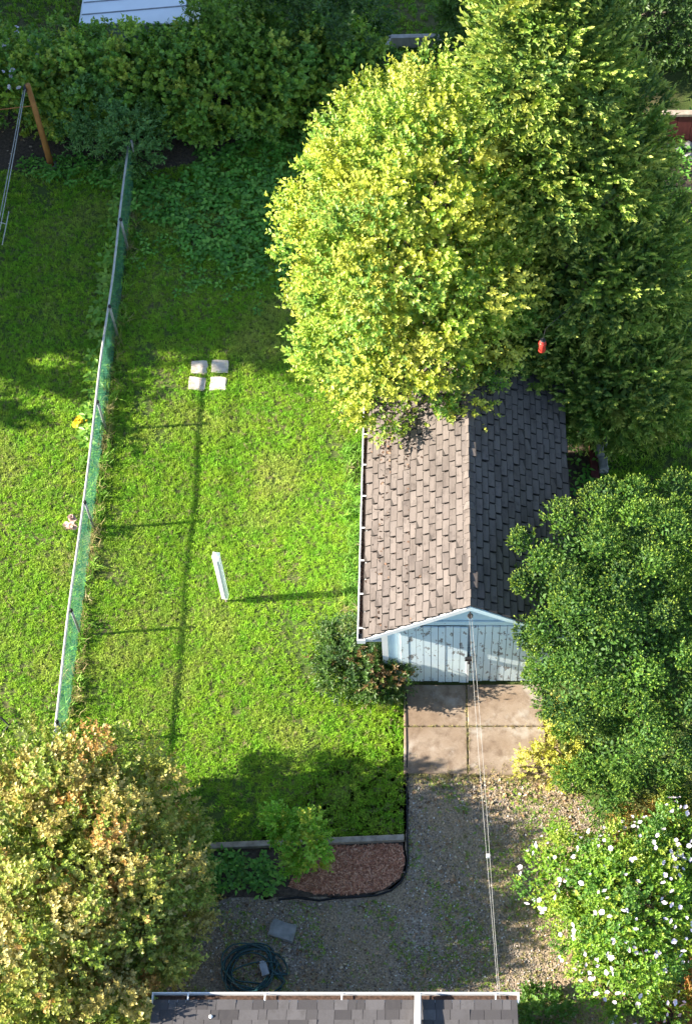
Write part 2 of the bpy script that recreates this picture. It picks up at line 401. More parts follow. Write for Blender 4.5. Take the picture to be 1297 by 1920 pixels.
def pal_pick(r, pal, n):
    w = np.array([p[1] for p in pal], float); w /= w.sum(); i = r.choice(len(pal), n, p=w)
    return np.array([p[0] for p in pal])[i]
def blob_points(r, blobs, n, lo=0.75, hi=1.05, zmin=-1):
    B = np.array(blobs, float); ar = (B[:, 3] * B[:, 4] + B[:, 3] * B[:, 5] + B[:, 4] * B[:, 5]); out = []; nor = []
    while sum(len(o) for o in out) < n:
        i = r.choice(len(B), n, p=ar / ar.sum()); d = rsphere(r, n); q = r.uniform(lo, hi, n)[:, None]
        p = B[i, :3] + d * B[i, 3:] * q
        ok = p[:, 2] > zmin
        for j in range(len(B)):
            e = np.linalg.norm((p - B[j, :3]) / B[j, 3:], axis=1); ok &= ~((e < lo * 0.93) & (i != j))
        out.append(p[ok]); nor.append(unit(d / B[i, 3:])[ok])
    return np.concatenate(out)[:n], np.concatenate(nor)[:n]
def crown_mesh(name, blobs, clumps, clump_r, per, spr_len, k, ln, wd, pal, seed, up=0.5, out=0.7, rand=0.5, ang=0.9, planar=False,
               lo=0.72, hi=1.05, zmin=0.1, tip=None, jit=0.18, inner=0.25, flat=0.0, mid=0.45, droop=0.0, fill=0, fsize=0.12, flo=0.5, fhi=0.86, own_p=0.25, dw=0.5, shell=0.35, space=0.0, cfill=0):
    r = np.random.default_rng(seed)
    n_in = int(clumps * inner)
    c, cn = blob_points(r, blobs, clumps * (8 if space else 1), lo, hi, zmin)
    if space:                      # keep the boughs apart so that hollows open between them
        keep = []
        for q in range(len(c)):
            if not keep or np.min(np.sum((c[keep] - c[q]) ** 2, 1)) > space * space: keep.append(q)
            if len(keep) >= clumps: break
        c, cn = c[keep], cn[keep]
    if n_in:
        c2, cn2 = blob_points(r, blobs, n_in, 0.35, lo, zmin); c = np.concatenate([c, c2]); cn = np.concatenate([cn, cn2])
    nc = len(c); cr = clump_r * r.uniform(0.6, 1.3, nc); cv = r.uniform(0.8, 1.2, nc)
    cpal = pal_pick(r, pal, nc)
    i = np.repeat(np.arange(nc), per); ns = len(i)
    dd = rsphere(r, ns); dd = unit(dd + cn[i] * 0.55)
    base = c[i] + dd * (cr[i] * r.uniform(shell, 1.0, ns) ** 0.7)[:, None] * np.array([1, 1, 0.8])
    D = unit(cn[i] * out + dd * dw + np.array([0, 0, 1.0]) * up + rsphere(r, ns) * rand - np.array([0, 0, droop]))
    L = spr_len * r.uniform(0.6, 1.3, ns)
    own = r.random(ns) < own_p
    sc = np.where(own[:, None], pal_pick(r, pal, ns), cpal[i]) * cv[i][:, None]
    j = np.repeat(np.arange(ns), k); nl = len(j); t = np.tile((np.arange(k) + 0.5) / k, ns) + r.uniform(-0.1, 0.1, nl)
    ref = np.where(np.abs(D[:, 2:3]) > 0.9, np.array([[1.0, 0, 0]]), np.array([[0, 0, 1.0]]))
    U = unit(np.cross(D, ref)); V = np.cross(D, U)
    if planar: phi = np.where(np.tile(np.arange(k) % 2 == 0, ns), 0.0, math.pi) + r.normal(0, 0.25, nl)
    else: phi = np.tile(np.arange(k) * 2.4, ns) + r.uniform(0, 6.28, ns)[j] + r.normal(0, 0.3, nl)
    a = ang * (1.15 - 0.55 * t) + r.normal(0, 0.2, nl)
    S = U[j] * np.cos(phi)[:, None] + V[j] * np.sin(phi)[:, None]
    d = unit(D[j] * np.cos(a)[:, None] + S * np.sin(a)[:, None])
    nr = unit(D[j] * np.sin(a)[:, None] - S * np.cos(a)[:, None] + rsphere(r, nl) * 0.35 + np.array([0, 0, flat]))
    pos = base[j] + D[j] * (L[j] * t)[:, None]
    ll = ln * r.uniform(0.65, 1.25, nl); ww = wd * r.uniform(0.7, 1.2, nl)
    cc = sc[j] * r.uniform(1 - jit, 1 + jit, nl)[:, None]
    if tip is not None:
        f = np.clip((t - 0.55) * 1.8, 0, 1)[:, None] * r.uniform(0.2, 1, ns)[j][:, None]; cc = cc * (1 - f) + np.array(tip) * f
    if fill:                       # larger filler leaves, slightly darkened, close the gaps inside the crown
        fp, fn = blob_points(r, blobs, fill, flo, fhi, zmin)
        fd = unit(rsphere(r, fill) + fn * 0.3); fnr = unit(fn + rsphere(r, fill) * 0.6 + np.array([0, 0, 0.4]))
        pos = np.concatenate([pos, fp]); d = np.concatenate([d, fd]); nr = np.concatenate([nr, fnr])
        ll = np.concatenate([ll, fsize * r.uniform(0.7, 1.3, fill)]); ww = np.concatenate([ww, 0.6 * fsize * r.uniform(0.7, 1.3, fill)])
        cc = np.concatenate([cc, pal_pick(r, pal, fill) * r.uniform(0.7, 1.1, fill)[:, None]])
    if cfill:                      # the packed heart of each bough
        q = np.repeat(np.arange(nc), cfill); m_ = len(q); dq = rsphere(r, m_)
        pos = np.concatenate([pos, c[q] + dq * (cr[q] * r.uniform(0.3, 0.8, m_))[:, None]]); tq = unit(np.cross(dq, rsphere(r, m_)))
        d = np.concatenate([d, tq]); nr = np.concatenate([nr, unit(dq + rsphere(r, m_) * 0.4)])
        ll = np.concatenate([ll, r.uniform(0.06, 0.10, m_)]); ww = np.concatenate([ww, r.uniform(0.03, 0.05, m_)])
        cc = np.concatenate([cc, cpal[q] * r.uniform(0.8, 1.15, m_)[:, None]])
    ok = pos[:, 2] > 0.01
    return leaf_mesh(name, pos[ok], d[ok], nr[ok], ll[ok], ww[ok], np.clip(cc[ok], 0.004, 0.9), 0.18, mid), c, cn
def trunk_mesh(base, top, r0, ends, seed, r1=0.3, stems=1):
    r = random.Random(seed); m = MB(); base = Vector(base); top = Vector(top)
    n = 7; pts = []
    for i in range(n):
        q = base.lerp(top, i / (n - 1)); k = 0 if i == 0 else 0.06
        pts.append(q + Vector((r.uniform(-k, k), r.uniform(-k, k), 0)))
    m.tube(pts, [r0 * (1.25 if i == 0 else 1 - (1 - r1) * i / (n - 1)) for i in range(n)], 8)
    for e in ends:
        e = Vector(e); t = r.uniform(0.25, 0.85); k = t * (n - 1); i = int(k); s0 = pts[i].lerp(pts[min(i + 1, n - 1)], k - i)
        md = s0.lerp(e, 0.5) + Vector((r.uniform(-.1, .1), r.uniform(-.1, .1), -0.12 * (e - s0).length * r.uniform(0, 1)))
        rr = r0 * (1 - (1 - r1) * t) * 0.5
        m.tube([s0, md, e], [rr, rr * 0.6, rr * 0.2], 5)
    return m.mesh('trunk')
def plant(name, label, cat, base, blobs, crown, trunk_top=None, r0=0.08, limbs=14, mat=None, seed=1, group=None, crown_name='crown', trunk_name='trunk'):
    root = thing(name, label, cat, base, group)
    me, c, cn = crown_mesh(crown_name, blobs, seed=seed, **crown)
    link(crown_name, me, mat or LEAF, root)
    if trunk_top is not None:
        rr = random.Random(seed); ends = [c[rr.randrange(len(c))] * 0.92 + np.array(trunk_top) * 0.08 for _ in range(limbs)]
        link(trunk_name, trunk_mesh(base, trunk_top, r0, ends, seed), BARK, root)
    return root

# ================================================================== LARGE STRUCTURE
# ---- ground, one sheet to the horizon
m = MB(); m.add([(-400, -400, 0), (400, -400, 0), (400, 400, 0), (-400, 400, 0)], [(0, 1, 2, 3)])
tag(m.build('ground', LAWN), kind='structure')

drive = [(-3.9, 5.4), (4.1, 5.4), (3.7, 8.5), (2.4, 10.2), (1.95, 11.4), (1.9, 12.1), (-0.46, 12.1), (-0.46, 9.3), (-0.44, 8.95), (-0.7, 8.55), (-1.1, 8.42), (-3.9, 8.4), (-4.3, 7.0)]
sheet('gravel_drive', jag(drive, 0.2, 0.05, 3), 0.004, GRAVEL)
bed = [(-3.62, 9.27), (-0.52, 9.33), (-0.47, 9.0), (-0.55, 8.72), (-0.8, 8.53), (-1.2, 8.44), (-2.3, 8.42), (-3.7, 8.42)]
sheet('bed_soil', bed, 0.010, SOIL)
mul = [(-2.0, 9.27), (-0.54, 9.30), (-0.49, 9.0), (-0.57, 8.75), (-0.82, 8.56), (-1.2, 8.47), (-1.9, 8.47), (-2.35, 8.6)]
sheet('mulch_bed', jag(mul, 0.15, 0.02, 4), 0.016, MULCH)
backsoil = [(-10.5, 24.0), (-8.5, 23.9), (-7, 24.1), (-6.2, 23.9), (-5.2, 23.9), (-4.2, 24.7), (-3, 25.0), (-0.5, 25.2), (-0.5, 27.0), (-10.5, 27.0)]
sheet('hedge_soil', jag(backsoil, 0.4, 0.12, 5), 0.006, SOIL)
sidesoil = [(2.0, 12.5), (3.15, 12.5), (3.15, 20), (5.5, 23), (5.5, 25.5), (0, 25.5), (-1, 18), (-0.9, 17.0), (2.0, 17.0)]
sheet('side_bed_soil', jag(sidesoil, 0.4, 0.1, 6), 0.005, SOIL)

# ---- concrete apron, four cast slabs
ap = thing('concrete_apron', None, None, (0.65, 11.4, 0)); ap['kind'] = 'structure'
for (x0, x1, y0, y1, tz) in ((-0.53, 0.54, 11.377, 12.145, 0.0), (0.553, 1.84, 11.382, 12.145, 0.012), (-0.52, 0.545, 10.52, 11.36, 0.006), (0.56, 1.86, 10.50, 11.37, -0.004)):
    m = MB(); m.box((x0, y0, -0.06), (x1, y1, 0.045 + tz))
    link('slab', m.mesh('slab'), CONCRETE, ap).modifiers.new('bevel', 'BEVEL').width = 0.015

# ================================================================== GARAGE
GX, EAVE_Z, RIDGE_Z, HALF = 0.545, 2.27, 3.38, 1.66
GY0, GY1 = 11.93, 16.9                 # roof front and back
WY0, WY1, WX0, WX1 = 12.17, 16.65, -0.86, 1.95
PITCH = math.atan2(RIDGE_Z - EAVE_Z, HALF); SL = math.hypot(HALF, RIDGE_Z - EAVE_Z)
gar = thing('garage', 'small weathered garage with peeling pale blue doors and a brown shingled gable roof', 'garage', (GX, 14.4, 0))
wall_z = lambda x: RIDGE_Z - 0.10 - abs(x - GX) * math.tan(PITCH)
m = MB()
m.box((WX0, WY0 + 0.10, 0), (WX0 + 0.1, WY1, wall_z(WX0))); m.box((WX1 - 0.1, WY0 + 0.10, 0), (WX1, WY1, wall_z(WX1)))
for y in (WY0 + 0.10, WY1 - 0.1):      # gable ends with the pointed top
    vs_ = [(WX0, y, 0), (WX1, y, 0), (WX1, y, wall_z(WX1)), (GX, y, wall_z(GX)), (WX0, y, wall_z(WX0))]
    m.add(vs_ + [(x, y + 0.1, z) for x, y, z in vs_], [(0, 1, 2, 3, 4), (9, 8, 7, 6, 5), (0, 5, 6, 1), (1, 6, 7, 2), (2, 7, 8, 3), (3, 8, 9, 4), (4, 9, 5, 0)])
wall = m.build('wall', BLUEPAINT_H, gar)
DX0, DX1, DTOP = -0.55, 1.64, 2.12
k = 0                                  # clapboards in the gable and beside the doors
z = 0.02
while z < RIDGE_Z - 0.15:
    for (xa, xb) in (((WX0, DX0 - 0.07), (DX1 + 0.07, WX1)) if z < DTOP + 0.08 else ((WX0, WX1),)):
        zt = min(z + 0.11, RIDGE_Z - 0.12)
        if z > DTOP + 0.08: zz = z
        lim = GX - (RIDGE_Z - 0.13 - z) / math.tan(PITCH); lim2 = GX + (RIDGE_Z - 0.13 - z) / math.tan(PITCH)
        limt = GX - (RIDGE_Z - 0.13 - zt) / math.tan(PITCH); limt2 = GX + (RIDGE_Z - 0.13 - zt) / math.tan(PITCH)
        a0, a1 = max(xa, lim), min(xb, lim2); b0, b1 = max(xa, limt), min(xb, limt2)
        if b1 - b0 < 0.03: continue
        q = MB(); y = WY0 + 0.098
        q.add([(a0, y - 0.022, z), (a1, y - 0.022, z), (b1, y - 0.006, zt), (b0, y - 0.006, zt), (a0, y, z), (a1, y, z), (b1, y, zt), (b0, y, zt)],
              [(0, 1, 2, 3), (0, 4, 5, 1), (1, 5, 6, 2), (2, 6, 7, 3), (3, 7, 4, 0)])
        q.build('clapboard', BLUEPAINT_H, wall)
    z += 0.112
for (x0, x1) in ((WX0 - 0.012, WX0 + 0.085), (WX1 - 0.085, WX1 + 0.012)):
    m = MB(); m.box((x0, WY0 + 0.055, 0), (x1, WY0 + 0.13, wall_z(x0 if x0 < 0 else x1) - 0.06)); m.build('corner_trim', WHITEPAINT, gar)
for y in np.arange(0, 1):
    m = MB(); m.box((DX0 - 0.07, WY0 + 0.045, DTOP + 0.015), (DX1 + 0.07, WY0 + 0.10, DTOP + 0.125)); m.build('door_header', BLUEPAINT_H, gar)
for x in (DX0 - 0.068, DX1 + 0.003):
    m = MB(); m.box((x, WY0 + 0.05, 0.03), (x + 0.065, WY0 + 0.10, DTOP + 0.012)); m.build('door_jamb', BLUEPAINT, gar)
DARKWOOD = plain('bare_dark_wood', (0.10, 0.085, 0.07), 0.9)
# two board doors, the left one hanging a little open
def door(x0, x1, ang, hinge_left, label):
    d = bpy.data.objects.new('door', None); COL.objects.link(d); d.parent = gar
    hx = x0 if hinge_left else x1
    d.matrix_parent_inverse = Matrix.Translation(-gar.location)
    d.location = (hx, WY0 + 0.03, 0); d.rotation_euler = (0, 0, ang)
    me = MB(); w = x1 - x0
    off = 0 if hinge_left else -w
    n = 9; bw = w / n
    me.box((off + 0.005, 0.026, 0.06), (off + w - 0.005, 0.034, DTOP - 0.03))
    dm = me.mesh('door'); bpy.data.objects.remove(d)
    d = bpy.data.objects.new('door', dm); COL.objects.link(d); d.parent = gar; dm.materials.append(DARKWOOD)
    d.matrix_parent_inverse = Matrix.Translation(-gar.location); d.location = (hx, WY0 + 0.03, 0); d.rotation_euler = (0, 0, ang)
    tag(d, label)
    for i in range(n):
        q = MB(); h = DTOP - rnd.uniform(0.0, 0.02); zb = 0.07 + rnd.uniform(-0.012, 0.03); g = 0.005 + rnd.uniform(0, 0.006)
        q.box((off + i * bw + g * 0.5, rnd.uniform(-0.004, 0.004), zb), (off + (i + 1) * bw - g * 0.5, 0.024, h))
        o = bpy.data.objects.new('board', q.mesh('board')); o.data.materials.append(BLUEPAINT); COL.objects.link(o); o.parent = d
    return d
dl = door(DX0, 0.535, R(-1.2), True, 'left board door with heavily flaking blue paint')
dr = door(0.575, DX1, 0.0, False, 'right board door')
m = MB(); m.box((0.50, WY0 - 0.04, 0.98), (0.62, WY0 + 0.015, 1.06)); m.box((0.545, WY0 - 0.055, 0.90), (0.59, WY0 - 0.03, 1.0)); m.build('door_latch', DARKMETAL, gar)
m = MB(); m.box((0.542, WY0 - 0.012, 0.10), (0.572, WY0 + 0.02, 0.93)); m.build('door_stop', WHITEPAINT, gar)

# roof deck, then the shingles on it
m = MB()
for s in (-1, 1):
    ex, ez = GX + s * HALF, EAVE_Z - 0.02; t = 0.06
    vs_ = [(GX, GY0, RIDGE_Z - 0.02), (GX, GY1, RIDGE_Z - 0.02), (ex, GY1, ez), (ex, GY0, ez)]
    lo_ = [(x, y, z - t) for x, y, z in vs_]
    m.add(vs_ + lo_, [(0, 1, 2, 3), (7, 6, 5, 4), (0, 3, 7, 4), (3, 2, 6, 7), (2, 1, 5, 6)])
roof = m.build('roof', ASPHALT_EDGE, gar)
def shingle_variants(w, l, th, n, seed, edge=True):
    out = []; r = random.Random(seed)
    for i in range(n):        # local: x along the course, y up the slope, z out of the roof
        cu = [r.uniform(0, 0.016) for _ in range(2)]; sk = r.uniform(-0.006, 0.006); lo = r.uniform(-0.006, 0.004)
        if i % 6 == 5: cu = [c_ + r.uniform(0.01, 0.03) for c_ in cu]     # curled tabs
        e = [r.uniform(0.008, 0.020) for _ in range(3)]; sd = r.uniform(0.003, 0.007)
        if i % 12 == 4: e[2] = 0.06
        zt = lambda y, c_: th + c_ + (0.004 - th - c_) * (y / l)
        v = [(-w/2, lo, th + cu[0]), (w/2, lo + sk, th + cu[1]), (w/2, l, 0.004), (-w/2, l, 0.004), (-w/2, lo, 0), (w/2, lo + sk, 0), (w/2, l, -0.002), (-w/2, l, -0.002),
             (-w/2 + sd, lo + e[0], zt(e[0], cu[0])), (0, lo + e[1], zt(e[1], sum(cu) / 2)), (w/2 - sd, lo + e[2], zt(e[2], cu[1])), (w/2 - sd, l, 0.004), (-w/2 + sd, l, 0.004)]
        q = MB(); q.add(v, [(8, 9, 10, 11, 12)], 0); q.add(v, [(0, 1, 10, 9, 8), (0, 8, 12, 3), (1, 2, 11, 10), (4, 5, 1, 0), (5, 6, 2, 1), (7, 4, 0, 3)], 1)
        me = q.mesh('shingle'); me.materials.append(SHINGLE); me.materials.append(ASPHALT_EDGE); out.append(me)
    return out
TABW = (GY1 - GY0 + 0.03) / 16.5; NC = 16; EXP = SL / (NC - 0.35)
SV = shingle_variants(TABW - 0.014, EXP + 0.03, 0.021, 12, 3)
cand = []
for s in (-1, 1):
    for c in range(NC):
        up = -0.03 + c * EXP
        for t in range(18):
            y = GY0 - 0.015 + (t + (0.5 if c % 2 else 0.0) + rnd.uniform(-0.02, 0.02) + 0.02) * TABW
            if y - TABW * 0.5 < GY0 - 0.03 - TABW * 0.55 or y + TABW * 0.5 > GY1 + 0.10: continue
            y0, y1 = max(y - TABW / 2 + 0.011, GY0 - 0.02), min(y + TABW / 2 - 0.011, GY1 + 0.02)
            if y1 - y0 < 0.05: continue
            hide = (s < 0 and y > 15.9) or (s > 0 and (y > 16.1 or (c < 9 and y < 13.6) or y < 12.9 - 0 * c and c < 12))
            cand.append((hide, y, s, c, y0, y1))
cand.sort(key=lambda q: (q[0], q[1]))
def shingle_matrix(s, c, yc):
    up = -0.03 + c * EXP
    # eave point plus way up the slope
    ux, uz = -s * math.cos(PITCH), math.sin(PITCH)
    base = Vector((GX + s * HALF + ux * up, yc, EAVE_Z + uz * up + 0.004))
    yv = Vector((ux, 0, uz)); xv = Vector((0, 1.0, 0)) if s < 0 else Vector((0, -1.0, 0))
    zv = xv.cross(yv)
    if zv.z < 0: xv = -xv; zv = xv.cross(yv)
    M = Matrix((xv, yv, zv)).transposed().to_4x4(); M.translation = base; return M
rest = MB(); cnt = 0
for hide, y, s, c, y0, y1 in cand:
    up = -0.03 + c * EXP; l = min(EXP + 0.03, SL - up + 0.01)
    M = shingle_matrix(s, c, (y0 + y1) / 2); sx = (y1 - y0) / (TABW - 0.014); sy = l / (EXP + 0.03)
    M = M @ Matrix.Rotation(rnd.gauss(0, 0.008), 4, 'Z') @ Matrix.Diagonal((sx, sy, 1, 1))
    if cnt < 300:
        o = bpy.data.objects.new('shingle', rnd.choice(SV)); COL.objects.link(o); o.parent = roof; o.matrix_basis = M; cnt += 1
    else:
        me = rnd.choice(SV); vs_ = [M @ v.co for v in me.vertices]
        
        for p_ in me.polygons: rest.add([vs_[k_] for k_ in p_.vertices], [tuple(range(len(p_.vertices)))], p_.material_index)
tag(rest.build('shingles', [SHINGLE, ASPHALT_EDGE], roof), kind='stuff')
y = GY0 - 0.03                         # ridge caps, overlapping
while y < GY1:
    q = MB(); w = 0.125; h = 0.02; y2 = y + 0.20; jx = rnd.uniform(-0.008, 0.008)
    f = lambda yy, dz: [(GX + jx - w * math.cos(PITCH), yy, RIDGE_Z - w * math.sin(PITCH) + 0.014 + dz), (GX + jx, yy, RIDGE_Z + 0.022 + dz), (GX + jx + w * math.cos(PITCH), yy, RIDGE_Z - w * math.sin(PITCH) + 0.014 + dz)]
    a, c_ = f(y, 0.014 + rnd.uniform(0, 0.008)), f(y2, 0.0); d_ = f(y, -0.004)
    q.add(a + c_ + d_, [(0, 1, 4, 3), (1, 2, 5, 4)], 0); q.add(a + c_ + d_, [(6, 7, 1, 0), (7, 8, 2, 1), (6, 0, 3)], 1)
    q.build('ridge_cap', [SHINGLE, ASPHALT_EDGE], roof); y += 0.145
for s in (-1, 1):                      # rake fascia along the front gable
    q = MB(); ex, ez = GX + s * (HALF + 0.01), EAVE_Z - 0.03
    a = [(GX, RIDGE_Z - 0.03), (ex, ez), (ex, ez - 0.11), (GX, RIDGE_Z - 0.15)]
    vs_ = [(x, GY0 - 0.025, z) for x, z in a] + [(x, GY0 - 0.002, z) for x, z in a]
    q.add(vs_, [(0, 1, 2, 3), (7, 6, 5, 4), (0, 4, 5, 1), (1, 5, 6, 2), (2, 6, 7, 3), (3, 7, 4, 0)])
    q.build('rake_board', WHITEPAINT if s < 0 else BLUEPAINT_H, gar)
    q = MB(); q.box((ex - 0.02, GY0 + 0.002, ez - 0.12), (ex, GY1, ez - 0.03)); q.build('eave_board', WHITEPAINT, gar)
    q = MB(); xa, xb = sorted((ex - s * 0.02, WX0 if s < 0 else WX1)); q.box((xa, GY0, ez - 0.125), (xb, GY1, ez - 0.105)); q.build('soffit', WHITEPAINT, gar)
# gutter on the left eave: open trough, straps, end cap, debris
gx1 = GX - HALF - 0.005; gx0 = gx1 - 0.105; gz = EAVE_Z - 0.03
q = MB(); prof = [(gx0 - 0.012, gz + 0.012), (gx0, gz + 0.012), (gx0 + 0.012, gz - 0.085), (gx1 - 0.014, gz - 0.085), (gx1 - 0.012, gz + 0.03), (gx1 + 0.006, gz + 0.03)]
pro2 = [(x + (0.0 if i > 3 else -0.004), z - (0.006 if 1 < i < 4 else 0.004)) for i, (x, z) in enumerate(prof)]
n = len(prof); ya, yb = GY0 - 0.03, GY1
vs_ = [(x, ya, z) for x, z in prof] + [(x, yb, z) for x, z in prof] + [(x, ya, z) for x, z in pro2] + [(x, yb, z) for x, z in pro2]
q.add(vs_, [(i, i + 1, n + i + 1, n + i) for i in range(n - 1)] + [(2*n + i + 1, 2*n + i, 3*n + i, 3*n + i + 1) for i in range(n - 1)])
gut = q.build('gutter', WHITEMETAL, gar)
q = MB(); q.box((gx0 - 0.018, ya - 0.02, gz - 0.10), (gx1 + 0.01, ya + 0.004, gz + 0.016)); q.build('gutter_end_cap', WHITEMETAL, gut)
q = MB(); q.box((gx0 + 0.006, ya + 0.008, gz - 0.03), (gx1 - 0.014, ya + 0.11, gz - 0.012)); q.build('gutter_outlet', DARKMETAL, gut)
for y in np.arange(GY0 + 0.16, GY1, 0.62):
    q = MB(); q.box((gx0 - 0.004, y, gz + 0.014), (gx1 + 0.004, y + 0.025, gz + 0.02)); q.build('gutter_strap', WHITEMETAL, gut)
q = MB(); r = random.Random(5)
for i in range(420):
    y = r.uniform(GY0 + 0.15, GY1 - 0.05); x = r.uniform(gx0 + 0.02, gx1 - 0.02); z = gz - 0.07 + r.uniform(0, 0.04); a = r.uniform(0, 3.1); l = r.uniform(0.02, 0.05)
    dx, dy = math.cos(a) * l, math.sin(a) * l
    if not gx0 + 0.008 < x + dx < gx1 - 0.016 or not gx0 + 0.008 < x - dx < gx1 - 0.016: dx *= 0.2
    q.add([(x - dx, y - dy, z), (x + dy * .3, y - dx * .3, z + 0.012), (x + dx, y + dy, z), (x - dy * .3, y + dx * .3, z + 0.008)], [(0, 1, 2), (0, 2, 3)])
q.box((gx0 + 0.014, GY0 + 0.12, gz - 0.084), (gx1 - 0.018, GY1 - 0.02, gz - 0.065))
tag(q.build('gutter_debris', DEBRIS, gut), 'dark brown leaf debris filling the gutter', kind='stuff')

# ================================================================== NEAR HOUSE (only its back eave shows)
HZ = 2.0; HY = Y(1877, HZ); HX0, HX1 = X(288, 1877, HZ), X(969, 1877, HZ); HP = R(22)
hs = thing('house', 'grey shingled house roof with white gutter along the bottom edge of the photo', 'house', (-1.3, 3.0, 0))
m = MB(); m.box((HX0 + 0.3, -1.2, 0), (HX1 - 0.3, HY - 0.45, HZ - 0.15)); m.build('wall', plain('house_siding', (0.6, 0.6, 0.58), 0.7), hs)
m = MB(); ry = 2.2; rz = HZ + (HY - ry) * math.tan(HP)
vs_ = [(HX0, HY, HZ), (HX1, HY, HZ), (HX1, ry, rz), (HX0, ry, rz), (HX1, -1.6, HZ), (HX0, -1.6, HZ)]
lo_ = [(x, y, z - 0.12) for x, y, z in vs_]
m.add(vs_ + lo_, [(0, 1, 2, 3), (3, 2, 4, 5), (6, 9, 8, 7), (9, 11, 10, 8), (0, 6, 7, 1), (4, 10, 11, 5), (1, 7, 8, 2), (2, 8, 10, 4), (3, 9, 6, 0), (5, 11, 9, 3)])
hroof = m.build('roof', SHINGLE2, hs)
def lam_variants(n, l, th, seed):
    out = []; r = random.Random(seed)
    for i in range(n):
        t = th * r.choice((0.6, 1.0, 1.5)); v = [(-.5, 0, t), (.5, 0, t), (.5, l, 0.003), (-.5, l, 0.003), (-.5, 0, 0), (.5, 0, 0)]
        q = MB(); q.add(v, [(0, 1, 2, 3)], 0); q.add(v, [(4, 5, 1, 0), (5, 2, 1), (4, 0, 3)], 1)
        me = q.mesh('shingle'); me.materials.append(SHINGLE2); me.materials.append(ASPHALT_EDGE); out.append(me)
    return out
LE = 0.17; LV = lam_variants(6, LE + 0.02, 0.010, 9); count = 0
for c in range(9):
    x = HX0 - rnd.uniform(0, 0.15)
    while x < HX1 and count < 299:
        w = rnd.choice((0.12, 0.16, 0.2, 0.24, 0.28)); xa, xb = max(x, HX0), min(x + w, HX1)
        if xb - xa > 0.04:
            up = -0.015 + c * LE
            o = bpy.data.objects.new('shingle', rnd.choice(LV)); COL.objects.link(o); o.parent = hroof
            xv, yv = Vector((-1, 0, 0)), Vector((0, -math.cos(HP), math.sin(HP))); zv = xv.cross(yv)
            M = Matrix((xv, yv, zv)).transposed().to_4x4(); M.translation = Vector(((xa + xb) / 2, HY - up * math.cos(HP), HZ + up * math.sin(HP) + 0.005))
            o.matrix_basis = M @ Matrix.Diagonal((xb - xa - 0.006, 1, 1, 1)); count += 1
        x += w
def hgutter(x0, x1):
    q = MB(); y1 = HY + 0.005; y0 = y1 + 0.11; z = HZ - 0.02
    pr = [(y0 + 0.012, z + 0.012), (y0, z + 0.012), (y0 - 0.012, z - 0.085), (y1 + 0.012, z - 0.085), (y1 + 0.01, z + 0.02), (y1 - 0.03, z + 0.034)]
    p2 = [(y + (0.004 if i < 4 else 0.003), zz - 0.005) for i, (y, zz) in enumerate(pr)]
    n = len(pr); vs_ = [(x0, a, b_) for a, b_ in pr] + [(x1, a, b_) for a, b_ in pr] + [(x0, a, b_) for a, b_ in p2] + [(x1, a, b_) for a, b_ in p2]
    q.add(vs_, [(i, i + 1, n + i + 1, n + i) for i in range(n - 1)] + [(2*n + i + 1, 2*n + i, 3*n + i, 3*n + i + 1) for i in range(n - 1)])
    q.box((x0 - 0.01, y1 - 0.02, z - 0.09), (x0 + 0.006, y0 + 0.014, z + 0.016)); q.box((x1 - 0.006, y1 - 0.02, z - 0.09), (x1 + 0.01, y0 + 0.014, z + 0.016))
    g = q.build('gutter', WHITEMETAL, hs)
    for x in np.arange(x0 + 0.5, x1 - 0.1, 1.1):
        q = MB(); q.box((x, y1 - 0.03, z + 0.022), (x + 0.02, y0 + 0.004, z + 0.03)); q.build('gutter_strap', WHITEMETAL, g)
    q = MB(); q.box((x0 + 0.02, y1 + 0.014, z - 0.084), (x1 - 0.02, y0 - 0.016, z - 0.06)); tag(q.build('gutter_debris', DEBRIS, g), kind='stuff')
hgutter(HX0 - 0.02, HX1 + 0.02)
px = X(783, 1890, HZ + 0.1)                 # white downpipe lying down the roof into the gutter
q = MB(); w = 0.045
yv = Vector((0, -math.cos(HP), math.sin(HP))); nv = Vector((0, math.sin(HP), math.cos(HP)))
o0 = Vector((px, HY + 0.05, HZ + 0.02))
c8 = [o0 + Vector((sx * w, 0, 0)) + nv * h for sx in (-1, 1) for h in (0.02, 0.12)]
c9 = [q_ + yv * 3.6 for q_ in c8]
q.add(c8 + c9, [(0, 1, 3, 2), (4, 6, 7, 5), (0, 4, 5, 1), (2, 3, 7, 6), (1, 5, 7, 3), (0, 2, 6, 4)])
q.build('downpipe', WHITEMETAL, hs, bevel=0.012)
q = MB(); c0 = Vector((X(396, 1903, HZ + 0.1), HY - 0.25, HZ + 0.105)); q.lathe([(0.018, -0.02), (0.03, 0.0), (0.028, 0.02), (0.012, 0.032)], c0, 10); q.build('roof_vent_cap', WHITEMETAL, hs, True)

# ================================================================== CHAIN-LINK FENCE
FX, FH = -6.2, 0.93
fe = thing('chain_link_fence', 'long green chain link fence with bare metal top rail dividing the two lawns', 'fence', (FX, 16.5, 0))
FY0, FY1 = 8.9, 23.95
q = MB(); pts = [(FX + 0.012 * math.sin(y * 1.3), y, FH + 0.012 * math.sin(y * 2.1)) for y in np.arange(FY0, FY1 + .1, 0.4)]
q.tube(pts, 0.024, 8); q.build('top_rail', GALV, fe, True)
for y in (8.95, 11.05, 13.1, 15.25, 17.4, 19.6, 21.75, 23.9):
    q = MB(); q.tube([(FX + 0.035, y, -0.05), (FX + 0.035, y, FH + 0.0)], 0.026, 8); po = q.build('post', GREYMETAL, fe, True)
    q = MB(); q.lathe([(0.032, -0.02), (0.034, 0.01), (0.022, 0.035), (0.004, 0.045)], (FX + 0.035, y, FH + 0.03), 10); q.build('post_cap', DARKMETAL, po, True)
